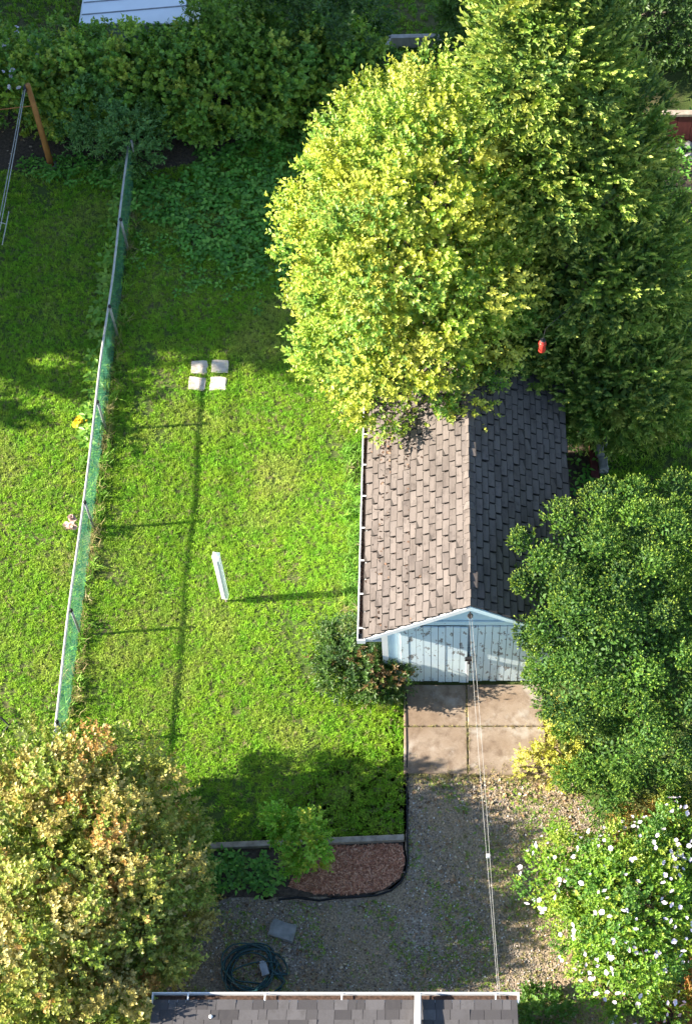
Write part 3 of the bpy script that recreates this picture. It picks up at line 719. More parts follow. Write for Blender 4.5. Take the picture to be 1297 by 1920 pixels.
q = MB(); st = 0.056; dz = 0.88; r = random.Random(2); rad = 0.0021
y = FY0
while y < FY1:
    for sg in (-1, 1):
        y2 = y + sg * dz * 0.72
        if FY0 - 0.01 <= y2 <= FY1 + 0.01:
            q.tube([(FX + sg * 0.003, y, 0.03), (FX + sg * 0.003, y2, 0.03 + dz)], rad, 3, cap=False)
    y += st
for z in (0.04, 0.9): q.tube([(FX, FY0, z), (FX, FY1, z)], 0.003, 4)
q.build('chain_mesh', MESHGREEN, fe)

# ================================================================== SHADE TREES BEYOND THE LEFT EDGE, GREEN BACK HEDGE
SHADE = dict(clumps=260, clump_r=0.75, per=12, spr_len=0.5, k=7, ln=0.24, wd=0.16, pal=[((0.05, 0.11, 0.02), 2), ((0.08, 0.15, 0.03), 2), ((0.10, 0.17, 0.03), 1)], zmin=1.2, inner=0.9)
for i, (x, y, rr, h, nm) in enumerate(((-17.2, 20.95, 3.45, 10.4, 'tall shade tree left of the lawn, the nearest one'), (-18.2, 26.0, 3.2, 11.6, 'tall shade tree left of the lawn, the middle one'), (-17.6, 31.2, 3.2, 12.0, 'tall shade tree left of the lawn, the farthest one'))):
    plant('shade_tree', nm, 'tree', (x, y, 0), [(x, y, h * 0.42, rr, rr, h * 0.36), (x + .4, y + .4, h * 0.72, rr * 0.85, rr * 0.85, h * 0.27)], SHADE, (x, y, h * 0.8), 0.25, 14, seed=40 + i, group='tall trees shading the back lawns')

# ================================================================== TREES AND SHRUBS IN VIEW
# A broad bright tree behind the garage
A_PAL = [((0.24, 0.36, 0.045), 4), ((0.40, 0.45, 0.06), 3), ((0.14, 0.27, 0.04), 4), ((0.52, 0.53, 0.10), 1.4)]
plant('leafy_tree', 'big bright yellow green leafy tree overhanging the back of the garage roof', 'tree', (-0.35, 18.6, 0),
      [(-0.25, 18.2, 4.4, 2.0, 2.0, 2.3), (0.0, 18.5, 5.9, 1.7, 1.5, 1.5), (-0.4, 16.65, 3.5, 1.35, 1.2, 1.0), (-0.95, 18.4, 3.7, 1.25, 1.6, 1.4), (-1.1, 17.2, 3.1, 1.1, 1.1, 1.0), (0.45, 17.4, 4.5, 1.15, 1.2, 1.45), (0.1, 16.8, 4.1, 1.0, 0.9, 1.1)],
      dict(fill=9000, fsize=0.11, fhi=0.82, space=0.44, cfill=45, clumps=330, clump_r=0.34, per=38, spr_len=0.24, k=9, ln=0.08, wd=0.052, pal=A_PAL, zmin=2.2, up=0.8, out=0.8, rand=0.45, tip=(0.60, 0.58, 0.13), inner=0.0, lo=0.74, hi=1.06),
      (-0.25, 18.5, 4.6), 0.17, 26, seed=101)
# B cedar to the right of it
B_PAL = [((0.13, 0.23, 0.03), 4), ((0.19, 0.29, 0.04), 3), ((0.08, 0.16, 0.03), 3), ((0.30, 0.34, 0.06), 0.8)]
plant('cedar_tree', 'tall conifer with feathery sprays, lit yellow green at the top, right of the leafy tree', 'tree', (2.35, 18.0, 0),
      [(3.0, 17.8, 1.9, 1.75, 1.5, 1.5), (2.75, 18.4, 3.9, 1.6, 1.4, 1.5), (2.25, 18.7, 6.0, 1.35, 1.2, 1.6), (1.75, 18.8, 8.0, 1.05, 0.95, 1.4), (1.55, 18.8, 9.4, 0.6, 0.5, 0.8), (1.6, 17.4, 2.7, 0.9, 0.8, 0.8)],
      dict(fill=9000, fsize=0.16, space=0.36, cfill=30, clumps=420, clump_r=0.28, per=22, spr_len=0.30, k=11, ln=0.10, wd=0.045, pal=B_PAL, zmin=0.4, up=0.55, out=0.9, rand=0.35, ang=0.6, planar=True, tip=(0.58, 0.60, 0.12), inner=0.4, flat=0.4),
      (2.0, 18.4, 6.4), 0.16, 30, NEEDLE, seed=102)
# C yew in front right of the garage
C_PAL = [((0.05, 0.125, 0.016), 4), ((0.08, 0.175, 0.02), 3), ((0.032, 0.085, 0.015), 3)]
plant('yew_bush', 'huge rounded dark green needle bush in front of the right side of the garage', 'bush', (2.95, 12.0, 0),
      [(3.2, 12.0, 2.3, 1.5, 2.15, 2.15), (2.5, 11.4, 2.2, 0.92, 0.95, 1.6), (1.95, 12.5, 3.2, 0.85, 0.95, 0.7), (2.3, 12.9, 3.0, 0.8, 0.9, 0.9), (2.25, 11.75, 2.7, 0.75, 0.6, 0.7), (4.4, 12.0, 2.0, 1.1, 1.7, 1.6), (3.15, 10.45, 1.1, 1.1, 0.9, 1.0), (3.2, 13.4, 2.6, 1.3, 1.0, 1.05), (2.7, 11.6, 3.4, 1.0, 1.0, 0.9)],
      dict(fill=15000, fsize=0.08, flo=0.3, fhi=0.76, cfill=110, clumps=200, space=0.54, clump_r=0.285, per=120, spr_len=0.085, k=7, ln=0.042, wd=0.024, pal=C_PAL, zmin=0.1, up=0.6, out=0.3, dw=0.9, shell=0.6, rand=0.2, ang=0.6, tip=(0.36, 0.46, 0.05), inner=0.0, lo=0.74, hi=1.08, own_p=0.1),
      (3.0, 11.9, 1.4), 0.14, 6, NEEDLE, seed=103)
# D tree with turning leaves, bottom left
D_PAL = [((0.34, 0.36, 0.08), 4), ((0.44, 0.37, 0.11), 3), ((0.46, 0.28, 0.09), 0.9), ((0.22, 0.29, 0.05), 5), ((0.54, 0.47, 0.19), 1.2)]
plant('turning_tree', 'low round tree with turning olive, tan and orange leaves, bottom left', 'tree', (-5.0, 8.2, 0),
      [(-5.3, 8.2, 1.6, 1.65, 2.15, 1.35), (-5.8, 9.1, 1.7, 1.3, 1.2, 1.15), (-4.5, 7.6, 1.5, 0.92, 1.25, 1.05), (-6.0, 7.2, 1.8, 1.4, 1.6, 1.25), (-5.2, 6.5, 1.4, 1.2, 0.9, 1.1)],
      dict(fill=8000, fsize=0.085, fhi=0.8, own_p=0.3, cfill=50, space=0.38, clumps=330, clump_r=0.29, per=32, spr_len=0.22, k=9, ln=0.066, wd=0.048, pal=D_PAL, zmin=0.2, up=0.75, out=0.7, rand=0.5, inner=0.35, jit=0.22, lo=0.70),
      (-5.0, 8.2, 1.4), 0.12, 22, seed=104)
# E flowering shrub, bottom right
E_PAL = [((0.17, 0.30, 0.03), 4), ((0.28, 0.37, 0.045), 2.5), ((0.09, 0.20, 0.03), 3)]
E_BL = [(3.1, 8.0, 1.1, 1.1, 1.1, 0.95), (2.2, 8.5, 0.7, 0.75, 0.75, 0.62), (3.05, 6.95, 0.95, 0.75, 0.7, 0.75), (2.45, 7.5, 0.7, 0.5, 0.6, 0.6), (3.7, 8.7, 1.1, 0.8, 0.8, 0.8)]
ro = plant('flowering_shrub', 'green shrub dotted with white blossoms in the bottom right corner', 'shrub', (3.0, 7.9, 0), E_BL,
      dict(fill=3500, fsize=0.10, space=0.34, clumps=190, clump_r=0.22, per=40, spr_len=0.15, k=8, ln=0.048, wd=0.029, pal=E_PAL, zmin=0.15, up=0.8, out=0.6, rand=0.45, inner=0.35, lo=0.68),
      (3.0, 8.0, 1.2), 0.05, 22, seed=105)
def flower_mesh(rad, seed, petals=5, mats=(PETAL, STAMEN)):
    q = MB(); r = random.Random(seed)
    for i in range(petals):
        a = 6.283 * i / petals + r.uniform(-.2, .2); d = Vector((math.cos(a), math.sin(a), r.uniform(0.1, 0.6))).normalized(); s_ = Vector((-math.sin(a), math.cos(a), 0)) * rad * 0.5
        q.add([(0, 0, 0), d * rad * 0.6 + s_, d * rad + s_ * 0.5, d * rad - s_ * 0.5, d * rad * 0.6 - s_], [(0, 1, 2, 3, 4)])
    q.lathe([(rad * 0.12, 0), (rad * 0.08, rad * 0.4)], (0, 0, 0), 5, 1)
    me = q.mesh('flower')
    for m_ in mats: me.materials.append(m_)
    return me
def flowers(root, blobs, n, rad, seed, zmin=0.3, ymax=None, petals=5, mats=(PETAL, STAMEN)):
    ms = [flower_mesh(rad, seed + i, petals, mats) for i in range(4)]
    r = np.random.default_rng(seed); p, nn = blob_points(r, blobs, n * 3, 1.05, 1.2, zmin)
    k = np.nonzero((nn[:, 2] > -0.1) & (np.sin(p[:, 0] * 7.3) * np.sin(p[:, 1] * 6.1 + 1) > -0.35))[0][:n]
    for i in k:
        o = bpy.data.objects.new('flower', ms[i % 4]); COL.objects.link(o); o.parent = root; o.matrix_parent_inverse = Matrix.Translation(-root.location)
        o.location = p[i]; o.rotation_euler = Vector(nn[i] + np.array([0, 0, 0.5]) + r.normal(size=3) * 0.4).to_track_quat('Z', 'Y').to_euler(); o.scale = [r.uniform(0.45, 1.25) for _ in range(3)]
flowers(ro, E_BL, 270, 0.04, 61)
# F dark shrub by the garage corner
plant('red_green_shrub', 'dark bronze green shrub at the front left corner of the garage', 'shrub', (-1.3, 12.35, 0),
      [(-1.35, 12.4, 0.5, 0.62, 0.55, 0.45), (-0.9, 12.05, 0.42, 0.40, 0.34, 0.42), (-1.6, 12.7, 0.42, 0.36, 0.36, 0.34)],
      dict(clumps=100, clump_r=0.16, per=14, spr_len=0.15, k=8, ln=0.07, wd=0.03, pal=[((0.07, 0.14, 0.025), 5), ((0.12, 0.16, 0.035), 2), ((0.16, 0.10, 0.04), 0.5), ((0.05, 0.10, 0.03), 3)], zmin=0.1, inner=0.5),
      (-1.3, 12.45, 0.7), 0.03, 12, seed=106)
# G sapling at the mulch bed
plant('sapling', 'fresh green sapling standing at the edge of the mulch bed', 'shrub', (-2.05, 8.95, 0),
      [(-2.1, 9.0, 0.8, 0.34, 0.32, 0.42), (-2.38, 9.2, 1.2, 0.2, 0.2, 0.3), (-1.95, 9.15, 1.15, 0.22, 0.24, 0.3), (-2.05, 8.9, 0.45, 0.22, 0.22, 0.25)],
      dict(clumps=50, clump_r=0.12, per=10, spr_len=0.16, k=8, ln=0.06, wd=0.035, pal=[((0.22, 0.44, 0.04), 4), ((0.32, 0.50, 0.06), 2), ((0.40, 0.46, 0.05), 1)], zmin=0.15, up=0.9, inner=0.3),
      (-2.1, 9.1, 1.1), 0.022, 10, seed=107)
# H, I, J small shrubs at the right
plant('golden_shrub', 'small bright golden yellow shrub beside the concrete apron', 'shrub', (1.85, 10.55, 0),
      [(1.8, 10.55, 0.22, 0.42, 0.30, 0.25), (2.05, 10.75, 0.3, 0.28, 0.35, 0.28), (2.1, 11.25, 0.3, 0.2, 0.35, 0.25)],
      dict(clumps=50, clump_r=0.12, per=7, spr_len=0.12, k=8, ln=0.055, wd=0.03, pal=[((0.50, 0.50, 0.08), 4), ((0.62, 0.58, 0.14), 2), ((0.30, 0.36, 0.05), 1)], zmin=0.04, inner=0.3),
      (1.9, 10.6, 0.35), 0.015, 8, seed=108)
plant('russet_shrub', 'low russet orange clipped shrub above the flowering shrub', 'shrub', (3.25, 9.45, 0),
      [(3.3, 9.45, 0.45, 0.5, 0.33, 0.42)], dict(clumps=50, clump_r=0.12, per=8, spr_len=0.10, k=8, ln=0.045, wd=0.02, pal=[((0.36, 0.22, 0.05), 4), ((0.26, 0.20, 0.045), 2), ((0.20, 0.2, 0.04), 1)], zmin=0.05, inner=0.3),
      (3.3, 9.45, 0.6), 0.02, 8, seed=109)
plant('olive_shrub', 'yellowish olive shrub at the right edge below the needle bush', 'shrub', (4.05, 9.6, 0),
      [(4.1, 9.6, 0.6, 0.5, 0.6, 0.55)], dict(clumps=60, clump_r=0.14, per=8, spr_len=0.12, k=8, ln=0.05, wd=0.022, pal=[((0.24, 0.26, 0.04), 4), ((0.17, 0.22, 0.035), 2)], zmin=0.05, inner=0.3),
      (4.1, 9.6, 0.8), 0.02, 8, seed=110)
plant('corner_plant', 'leafy dark green plant at the right end of the house gutter', 'shrub', (1.6, 6.55, 0),
      [(1.6, 6.5, 0.3, 0.4, 0.35, 0.35)], dict(clumps=34, clump_r=0.13, per=7, spr_len=0.14, k=7, ln=0.075, wd=0.04, pal=[((0.09, 0.19, 0.03), 4), ((0.16, 0.25, 0.04), 2)], zmin=0.04, inner=0.3), seed=111)

# back hedge of vines and its neighbours
def hedge_blobs(x0, x1, y, h, seed, ry=0.9):
    r = random.Random(seed); out = []; x = x0
    while x < x1:
        rx = r.uniform(0.7, 1.0); out.append((x, y + r.uniform(-.15, .15), h * r.uniform(0.42, 0.5), rx, ry * r.uniform(.85, 1.1), h * r.uniform(0.46, 0.56))); x += rx * 1.05
    return out
VINE = [((0.20, 0.35, 0.05), 4), ((0.29, 0.41, 0.055), 3), ((0.14, 0.28, 0.05), 3), ((0.40, 0.45, 0.07), 1)]
plant('vine_hedge', 'long broad hedge overgrown with vine leaves across the back of the lawn', 'hedge', (-4.5, 25.4, 0), hedge_blobs(-7.9, -0.9, 25.4, 2.15, 3),
      dict(fill=6000, fsize=0.16, clumps=460, clump_r=0.25, per=17, spr_len=0.2, k=7, ln=0.088, wd=0.075, pal=VINE, zmin=0.1, up=0.5, out=0.8, inner=0.25, flat=0.3), (-4.5, 25.4, 1.2), 0.06, 30, seed=112)
w_bl = [(-9.2, 25.6, 1.2, 0.9, 0.8, 1.1), (-8.6, 25.3, 1.5, 0.6, 0.6, 0.7)]
wf = plant('white_flowering_bush', 'bush with small white blossoms at the left end of the vine hedge', 'bush', (-9.1, 25.4, 0), w_bl,
      dict(clumps=130, clump_r=0.22, per=8, spr_len=0.2, k=7, ln=0.09, wd=0.06, pal=VINE, zmin=0.1, inner=0.3), (-9.1, 25.4, 1.2), 0.05, 12, seed=113)
flowers(wf, w_bl, 80, 0.06, 62, 0.9)
plant('blue_green_bush', 'grey green bush at the far end of the chain link fence', 'bush', (-6.55, 24.6, 0), [(-6.35, 24.1, 0.75, 0.75, 0.55, 0.75), (-7.0, 24.5, 1.0, 0.6, 0.5, 0.8)],
      dict(clumps=110, clump_r=0.2, per=8, spr_len=0.18, k=8, ln=0.075, wd=0.04, pal=[((0.13, 0.26, 0.075), 4), ((0.17, 0.30, 0.09), 2), ((0.10, 0.21, 0.05), 2)], zmin=0.08, inner=0.3), (-6.6, 24.7, 1.0), 0.04, 10, seed=114)
plant('light_green_bush', 'lighter green bush rising out of the hedge at the top', 'bush', (-4.1, 26.1, 0), [(-4.2, 26.1, 1.9, 0.75, 0.7, 1.0), (-3.9, 25.6, 1.7, 0.5, 0.5, 0.7)],
      dict(clumps=110, clump_r=0.2, per=8, spr_len=0.22, k=8, ln=0.10, wd=0.06, pal=[((0.15, 0.27, 0.04), 4), ((0.20, 0.31, 0.05), 2)], zmin=0.4, inner=0.3), (-4.1, 26.1, 1.7), 0.05, 10, seed=115)
plant('dark_bush', 'dark green bush between the hedge and the bright leafy tree', 'bush', (-1.9, 26.3, 0), [(-2.0, 26.2, 1.4, 1.1, 0.9, 1.3), (-2.9, 26.7, 1.6, 0.9, 0.8, 1.1)],
      dict(clumps=150, clump_r=0.24, per=8, spr_len=0.22, k=8, ln=0.10, wd=0.055, pal=[((0.06, 0.13, 0.03), 4), ((0.09, 0.17, 0.035), 3)], zmin=0.2, inner=0.3), (-2.0, 26.3, 1.5), 0.06, 12, seed=116)
plant('glossy_bush', 'glossy green bush behind the raised timber bed at the top', 'bush', (0.75, 27.6, 0), [(0.8, 27.5, 1.0, 0.7, 0.7, 1.1)],
      dict(clumps=80, clump_r=0.22, per=8, spr_len=0.22, k=8, ln=0.12, wd=0.05, pal=[((0.09, 0.18, 0.04), 4), ((0.13, 0.23, 0.05), 3)], zmin=0.1, inner=0.3), (0.8, 27.5, 1.3), 0.05, 10, seed=117)
plant('dark_hedge', 'dark tall hedge in the top right corner', 'hedge', (4.5, 27.3, 0), hedge_blobs(2.7, 6.6, 27.2, 3.0, 8, 1.0),
      dict(clumps=210, clump_r=0.3, per=8, spr_len=0.26, k=7, ln=0.12, wd=0.06, pal=[((0.05, 0.10, 0.025), 4), ((0.075, 0.13, 0.03), 3)], zmin=0.2, inner=0.3), (4.5, 27.2, 1.6), 0.08, 16, seed=118)

# ================================================================== THINGS
# white shed behind the hedge
sh = thing('white_shed', 'shed with white ribbed metal roof showing above the hedge', 'shed', (-7.0, 29.2, 0))
sx0, sx1, sy0, sy1, sz = X(152, 40, 1.8), X(335, 8, 1.8) + 0.25, 26.3, 30.0, 1.8
m = MB(); m.box((sx0 + 0.12, sy0 + 0.12, 0), (sx1 - 0.12, sy1 - 0.12, sz - 0.05)); m.build('wall', WHITEPAINT, sh)
m = MB(); m.box((sx0, sy0, sz - 0.04), (sx1, sy1, sz)); rf = m.build('roof', WHITEROOF, sh)
for y in np.arange(sy0 + 0.25, sy1, 0.36):
    q = MB(); q.add([(sx0, y - 0.02, sz + 0.001), (sx0, y + 0.02, sz + 0.001), (sx1, y + 0.3, sz + 0.001), (sx1, y + 0.26, sz + 0.001), (sx0, y, sz + 0.022), (sx1, y + 0.28, sz + 0.022)], [(0, 3, 5, 4), (4, 5, 2, 1), (0, 4, 1), (3, 2, 5)]); q.build('roof_rib', GREYMETAL, rf)
m = MB(); m.box((sx0 - 0.03, sy0 - 0.03, sz - 0.07), (sx0, sy1, sz + 0.012)); m.build('roof_edge', WHITEMETAL, sh)

# raised bed frame at the top
rb = thing('raised_bed', 'pale timber frame of a raised bed at the top behind the leafy tree', 'planter', (-0.2, 26.8, 0))
for (a, c_) in ((G(728, 68, 0.3), G(818, 66, 0.3)), (G(818, 66, 0.3), G(850, 92, 0.3)), (G(728, 68, 0.3), G(722, 110, 0.3))):
    d = (c_ - a).normalized(); s_ = Vector((-d.y, d.x, 0)) * 0.055
    q = MB(); vs_ = [a - s_, c_ - s_, c_ + s_, a + s_]; q.add([(v.x, v.y, 0) for v in vs_] + [(v.x, v.y, 0.3) for v in vs_], [(3, 2, 1, 0), (4, 5, 6, 7), (0, 1, 5, 4), (1, 2, 6, 5), (2, 3, 7, 6), (3, 0, 4, 7)]); q.build('timber', PALETIMBER, rb)

# dark red wall with a tan cap, right edge, and its stones
rw = thing('red_wall', 'low dark red wooden wall with tan cap at the right edge', 'wall', (5.3, 24.9, 0))
y0 = Y(268); xa = X(1236, 268)
for i in range(7):
    q = MB(); q.box((xa + i * 0.30, y0, 0), (xa + i * 0.30 + 0.29, y0 + 0.06, 0.80)); q.build('board', REDWOOD, rw)
q = MB(); q.box((xa - 0.04, y0 - 0.03, 0.80), (xa + 2.14, y0 + 0.10, 0.86)); q.build('cap', TIMBER, rw)
def stone(name, label, cat, loc, size, seed, mat=STONE, group=None, rotz=0.0, sub=2, boxy=True):
    r = random.Random(seed); bm = bmesh.new()
    if boxy:
        bmesh.ops.create_cube(bm, size=1.0); bmesh.ops.subdivide_edges(bm, edges=bm.edges[:], cuts=2, use_grid_fill=True)
    else: bmesh.ops.create_icosphere(bm, subdivisions=sub, radius=0.55)
    for v in bm.verts: v.co += Vector([r.uniform(-.06, .06) for _ in range(3)])
    for v in bm.verts: v.co = Vector((v.co.x * size[0], v.co.y * size[1], v.co.z * size[2]))
    me = bpy.data.meshes.new(name); bm.to_mesh(me); bm.free()
    o = link(name, me, mat); o.location = loc; o.rotation_euler = (0, 0, rotz); tag(o, label, cat, group)
    md = o.modifiers.new('bevel', 'BEVEL'); md.width = 0.012
    return o
for i, (u, v, sx, sy) in enumerate(((1268, 283, 0.2, 0.16), (1288, 276, 0.22, 0.2), (1290, 298, 0.26, 0.18))):
    g = G(u, v); stone('field_stone', ('leftmost', 'upper right', 'lower right')[i] + ' of the three rough stones below the dark red wall', 'stone', (g.x, g.y, 0.06), (sx, sy, 0.16), 70 + i, group='stones below the red wall', boxy=False)
for i, (u, v, sx, sy, rz, lb) in enumerate(((1128, 832, 0.15, 0.2, .1, 'farthest'), (1121, 848, 0.16, 0.2, -.1, 'second farthest'), (1124, 860, .14, .12, 0, 'smallest, second nearest'), (1129, 877, 0.17, 0.28, 0.05, 'largest and nearest'))):
    g = G(u, v); stone('edging_block', lb + ' of the grey stone blocks edging the bed beside the needle bush', 'stone', (g.x, g.y, 0.07), (sx, sy, 0.2), 80 + i, group='grey edging blocks', rotz=rz)
q = MB(); g = G(1112, 868); q.box((g.x - 0.07, g.y - 0.45, 0), (g.x + 0.07, g.y + 0.55, 0.12)); tag(q.build('bed_board', REDWOOD, None, bevel=0.008), 'dark red board lying behind the grey edging blocks', 'board')
# pavers
for i, (u, v, lb) in enumerate(((374, 690, 'back left'), (413, 689, 'back right'), (370, 721, 'front left'), (410, 721, 'front right'))):
    g = G(u, v); o = stone('paving_stone', lb + ' of the four square pale pavers set in the lawn', 'paver', (g.x, g.y, 0.016), (0.31, 0.29, 0.055), 90 + i, PAVER, 'square pavers in the lawn', R(rnd.uniform(-3, 3)))
# flat stone by the hose
g = G(530, 1746); stone('flat_stone', 'flat grey stone lying on the soil above the hose coil', 'stone', (g.x, g.y, 0.03), (0.40, 0.28, 0.10), 99, rotz=-0.3)

# white post: vinyl sleeve with pyramid cap on a thin stake
g = G(425, 1129)
wp = thing('white_post', 'white square post with pointed cap standing alone on the lawn', 'post', (g.x, g.y, 0))
q = MB(); q.tube([(g.x, g.y, -0.05), (g.x, g.y, 0.35)], 0.02, 8); q.build('stake', TIMBER, wp)
def sq(c, rr, z, a=R(38)): return [(c.x + rr * math.cos(a + k * math.pi / 2), c.y + rr * math.sin(a + k * math.pi / 2), z) for k in range(4)]
q = MB(); v = sq(g, 0.078, 0.20) + sq(g, 0.078, 1.66); q.add(v, [(3, 2, 1, 0), (4, 5, 6, 7), (0, 1, 5, 4), (1, 2, 6, 5), (2, 3, 7, 6), (3, 0, 4, 7)]); q.build('sleeve', VINYL, wp, bevel=0.006)
for k in range(4):
    a, c_ = Vector(sq(g, 0.0785, 0)[k]), Vector(sq(g, 0.0785, 0)[(k + 1) % 4]); p0, p1 = a.lerp(c_, 0.36), a.lerp(c_, 0.64); n_ = ((a + c_) / 2 - g).normalized() * 0.008
    q = MB(); q.add([(p0.x, p0.y, .26), (p1.x, p1.y, .26), (p1.x, p1.y, 1.58), (p0.x, p0.y, 1.58), (p0.x + n_.x, p0.y + n_.y, .26), (p1.x + n_.x, p1.y + n_.y, .26), (p1.x + n_.x, p1.y + n_.y, 1.58), (p0.x + n_.x, p0.y + n_.y, 1.58)],
          [(4, 5, 6, 7), (0, 4, 7, 3), (1, 2, 6, 5), (3, 7, 6, 2), (0, 1, 5, 4)]); q.build('rib', VINYL, wp)
q = MB(); v = sq(g, 0.083, 1.66) + sq(g, 0.083, 1.685) + [(g.x, g.y, 1.76)]; q.add(v, [(3, 2, 1, 0), (0, 1, 5, 4), (1, 2, 6, 5), (2, 3, 7, 6), (3, 0, 4, 7), (4, 5, 8), (5, 6, 8), (6, 7, 8), (7, 4, 8)]); q.build('cap', VINYL, wp)

# clothesline over the drive, from the gable to the house
cl = thing('clothesline', 'pair of thin clothesline wires running from the garage gable down to the house', 'clothesline', (0.6, 9.0, 2.5))
A0 = Vector((GX, GY0 - 0.06, 3.12)); A1 = Vector((X(938, 1880, HZ - 0.2), HY - 0.3, HZ - 0.2))
def sag(a, c_, dx, dz, s, n=14): return [a.lerp(c_, i / n) + Vector((dx * (0.4 + 0.6 * math.sin(math.pi * min(1, i / n * 1.2 + .1))), 0, dz - s * 4 * (i / n) * (1 - i / n))) for i in range(n + 1)]
for dx, dz, s in ((-0.025, 0.0, 0.10), (0.03, 0.05, 0.05)):
    q = MB(); q.tube(sag(A0, A1, dx, dz, s), 0.0024, 5); q.build('wire', WIRE, cl, True)
mid = A0.lerp(A1, 0.60); q = MB(); q.box((mid.x - 0.028, mid.y - 0.02, mid.z - 0.12), (mid.x + 0.03, mid.y + 0.02, mid.z - 0.03)); q.build('spreader', VINYL, cl, bevel=0.006)
q = MB(); q.lathe([(0.02, -0.012), (0.045, -0.01), (0.03, 0), (0.045, 0.01), (0.02, 0.012)], (A0.x, A0.y, A0.z), 12); q.box((A0.x - 0.012, A0.y, A0.z - 0.05), (A0.x + 0.012, A0.y + 0.05, A0.z + 0.05)); q.build('pulley', DARKMETAL, cl)

# neighbour's clothesline pole and wires, top left
g = G(97, 312)
pl = thing('wooden_pole', 'orange brown wooden pole standing in front of the hedge, top left', 'pole', (g.x, g.y, 0))
q = MB(); q.tube([(g.x, g.y, -0.05), (g.x - 0.005, g.y + 0.01, 1.15), (g.x - 0.01, g.y, 2.32)], [0.068, 0.06, 0.052], 10); q.build('shaft', ORANGEWOOD, pl, True)
q = MB(); q.lathe([(0.13, -0.02), (0.14, 0.02), (0.10, 0.05)], (g.x, g.y, 0), 12); q.build('footing', STONE, pl)
q = MB(); q.box((g.x - 0.09, g.y - 0.10, 2.2), (g.x - 0.04, g.y + 0.03, 2.3)); q.build('bracket', DARKMETAL, pl)
q = MB(); q.tube([(g.x, g.y, 1.75), (g.x - 2.4, g.y + 0.35, 1.05)], 0.012, 5); q.build('stay_rod', ORANGEWOOD, pl)
nc = thing('neighbour_clothesline', 'pair of grey clothesline wires running from the wooden pole off the left edge', 'clothesline', (g.x, g.y - 4, 2.2))
top = Vector((g.x - 0.08, g.y - 0.1, 2.26)); e1 = G(-4, 442, 2.15); d = (e1 - top); end = top + d * 2.6; end.z = 2.25
for k, dx in enumerate((-0.02, 0.05)):
    q = MB(); q.tube(sag(top, end, dx, 0.03 * k, 0.10 - .04 * k), 0.009, 5); q.build('wire', WIRE, nc, True)
w = sag(top, end, 0.05, 0.03, 0.06)[5]
q = MB(); q.tube([w + Vector((0.09, 0.30, -0.05)), w + Vector((0.05, -0.45, -0.12))], 0.010, 6); q.tube([w + Vector((-0.03, 0.0, 0)), w + Vector((0.08, 0.02, -0.08))], 0.008, 5); q.build('line_tightener', WIRE, nc)

# timber edging and black plastic edging
q = MB(); a, c_ = Vector((-3.65, 9.25, 0)), Vector((-0.50, 9.39, 0)); 
for i, (t0, t1) in enumerate(((0, 0.52), (0.525, 1.0))):
    p0, p1 = a.lerp(c_, t0), a.lerp(c_, t1); mbq = MB(); h = 0.11 + 0.01 * i
    mbq.add([(p0.x, p0.y - 0.05, 0), (p1.x, p1.y - 0.05, 0), (p1.x, p1.y + 0.05, 0), (p0.x, p0.y + 0.05, 0), (p0.x, p0.y - 0.05, h), (p1.x, p1.y - 0.05, h), (p1.x, p1.y + 0.05, h), (p0.x, p0.y + 0.05, h)], [(3, 2, 1, 0), (4, 5, 6, 7), (0, 1, 5, 4), (1, 2, 6, 5), (2, 3, 7, 6), (3, 0, 4, 7)])
    tag(mbq.build('edging_timber', TIMBER, None, bevel=0.012), ('left weathered timber edging the lawn above the weedy bed', 'right weathered timber edging the lawn above the mulch bed')[i], 'timber', 'timbers along the lawn edge')
path = [(-0.49, 12.0), (-0.47, 11.0), (-0.46, 10.0), (-0.45, 9.4), (-0.44, 9.0), (-0.47, 8.82), (-0.55, 8.66), (-0.70, 8.53), (-0.92, 8.45), (-1.25, 8.42), (-1.6, 8.40), (-1.85, 8.36), (-2.2, 8.41), (-2.5, 8.38)]
q = MB(); n = len(path); vs_ = []
for i, (x, y) in enumerate(path):
    d = Vector((path[min(i + 1, n - 1)][0] - path[max(i - 1, 0)][0], path[min(i + 1, n - 1)][1] - path[max(i - 1, 0)][1], 0)).normalized(); s_ = Vector((-d.y, d.x, 0)) * 0.012
    h = 0.05 + 0.012 * math.sin(i * 2.3)
    vs_ += [(x - s_.x, y - s_.y, 0), (x - s_.x, y - s_.y, h), (x + s_.x, y + s_.y, h), (x + s_.x, y + s_.y, 0)]
q.add(vs_, [(4*i + k, 4*i + 4 + k, 4*i + 5 + k, 4*i + 1 + k) for i in range(n - 1) for k in range(3)] + [(0, 1, 2, 3), (4*n - 1, 4*n - 2, 4*n - 3, 4*n - 4)])
tag(q.build('lawn_edging', BLACKPLASTIC), 'black plastic edging strip curving round the lawn and mulch bed', 'edging')

# hose coil with its grey connector
hc = G(472, 1822)
ho = thing('garden_hose', 'coiled dark green garden hose lying on the soil by the house gutter', 'hose', (hc.x, hc.y, 0))
q = MB(); r = random.Random(4); pts = []
for i in range(9 * 26):
    a = 2 * math.pi * i / 26; k = i // 26
    rr = 0.37 + 0.07 * math.sin(k * 2.1) + 0.04 * math.sin(a * 2 + k) + 0.02 * math.sin(a * 3 + 2 * k); ox = 0.07 * math.sin(k * 1.7 + 0.05 * a) + 0.05 * (k % 3 - 1); oy = 0.08 * math.cos(k * 2.3)
    pts.append((hc.x + ox + rr * math.cos(a) * 1.05, hc.y + oy + rr * math.sin(a), 0.03 + 0.018 * (k % 4) + 0.012 * math.sin(a * 3 + k) + 0.012))
for i in range(12): pts.append((hc.x + 0.42 - 0.07 * i, hc.y + 0.10 + 0.02 * i - 0.003 * i * i, 0.11 - 0.004 * i))
q.tube(pts, 0.013, 6); q.build('hose', HOSE, ho, True)
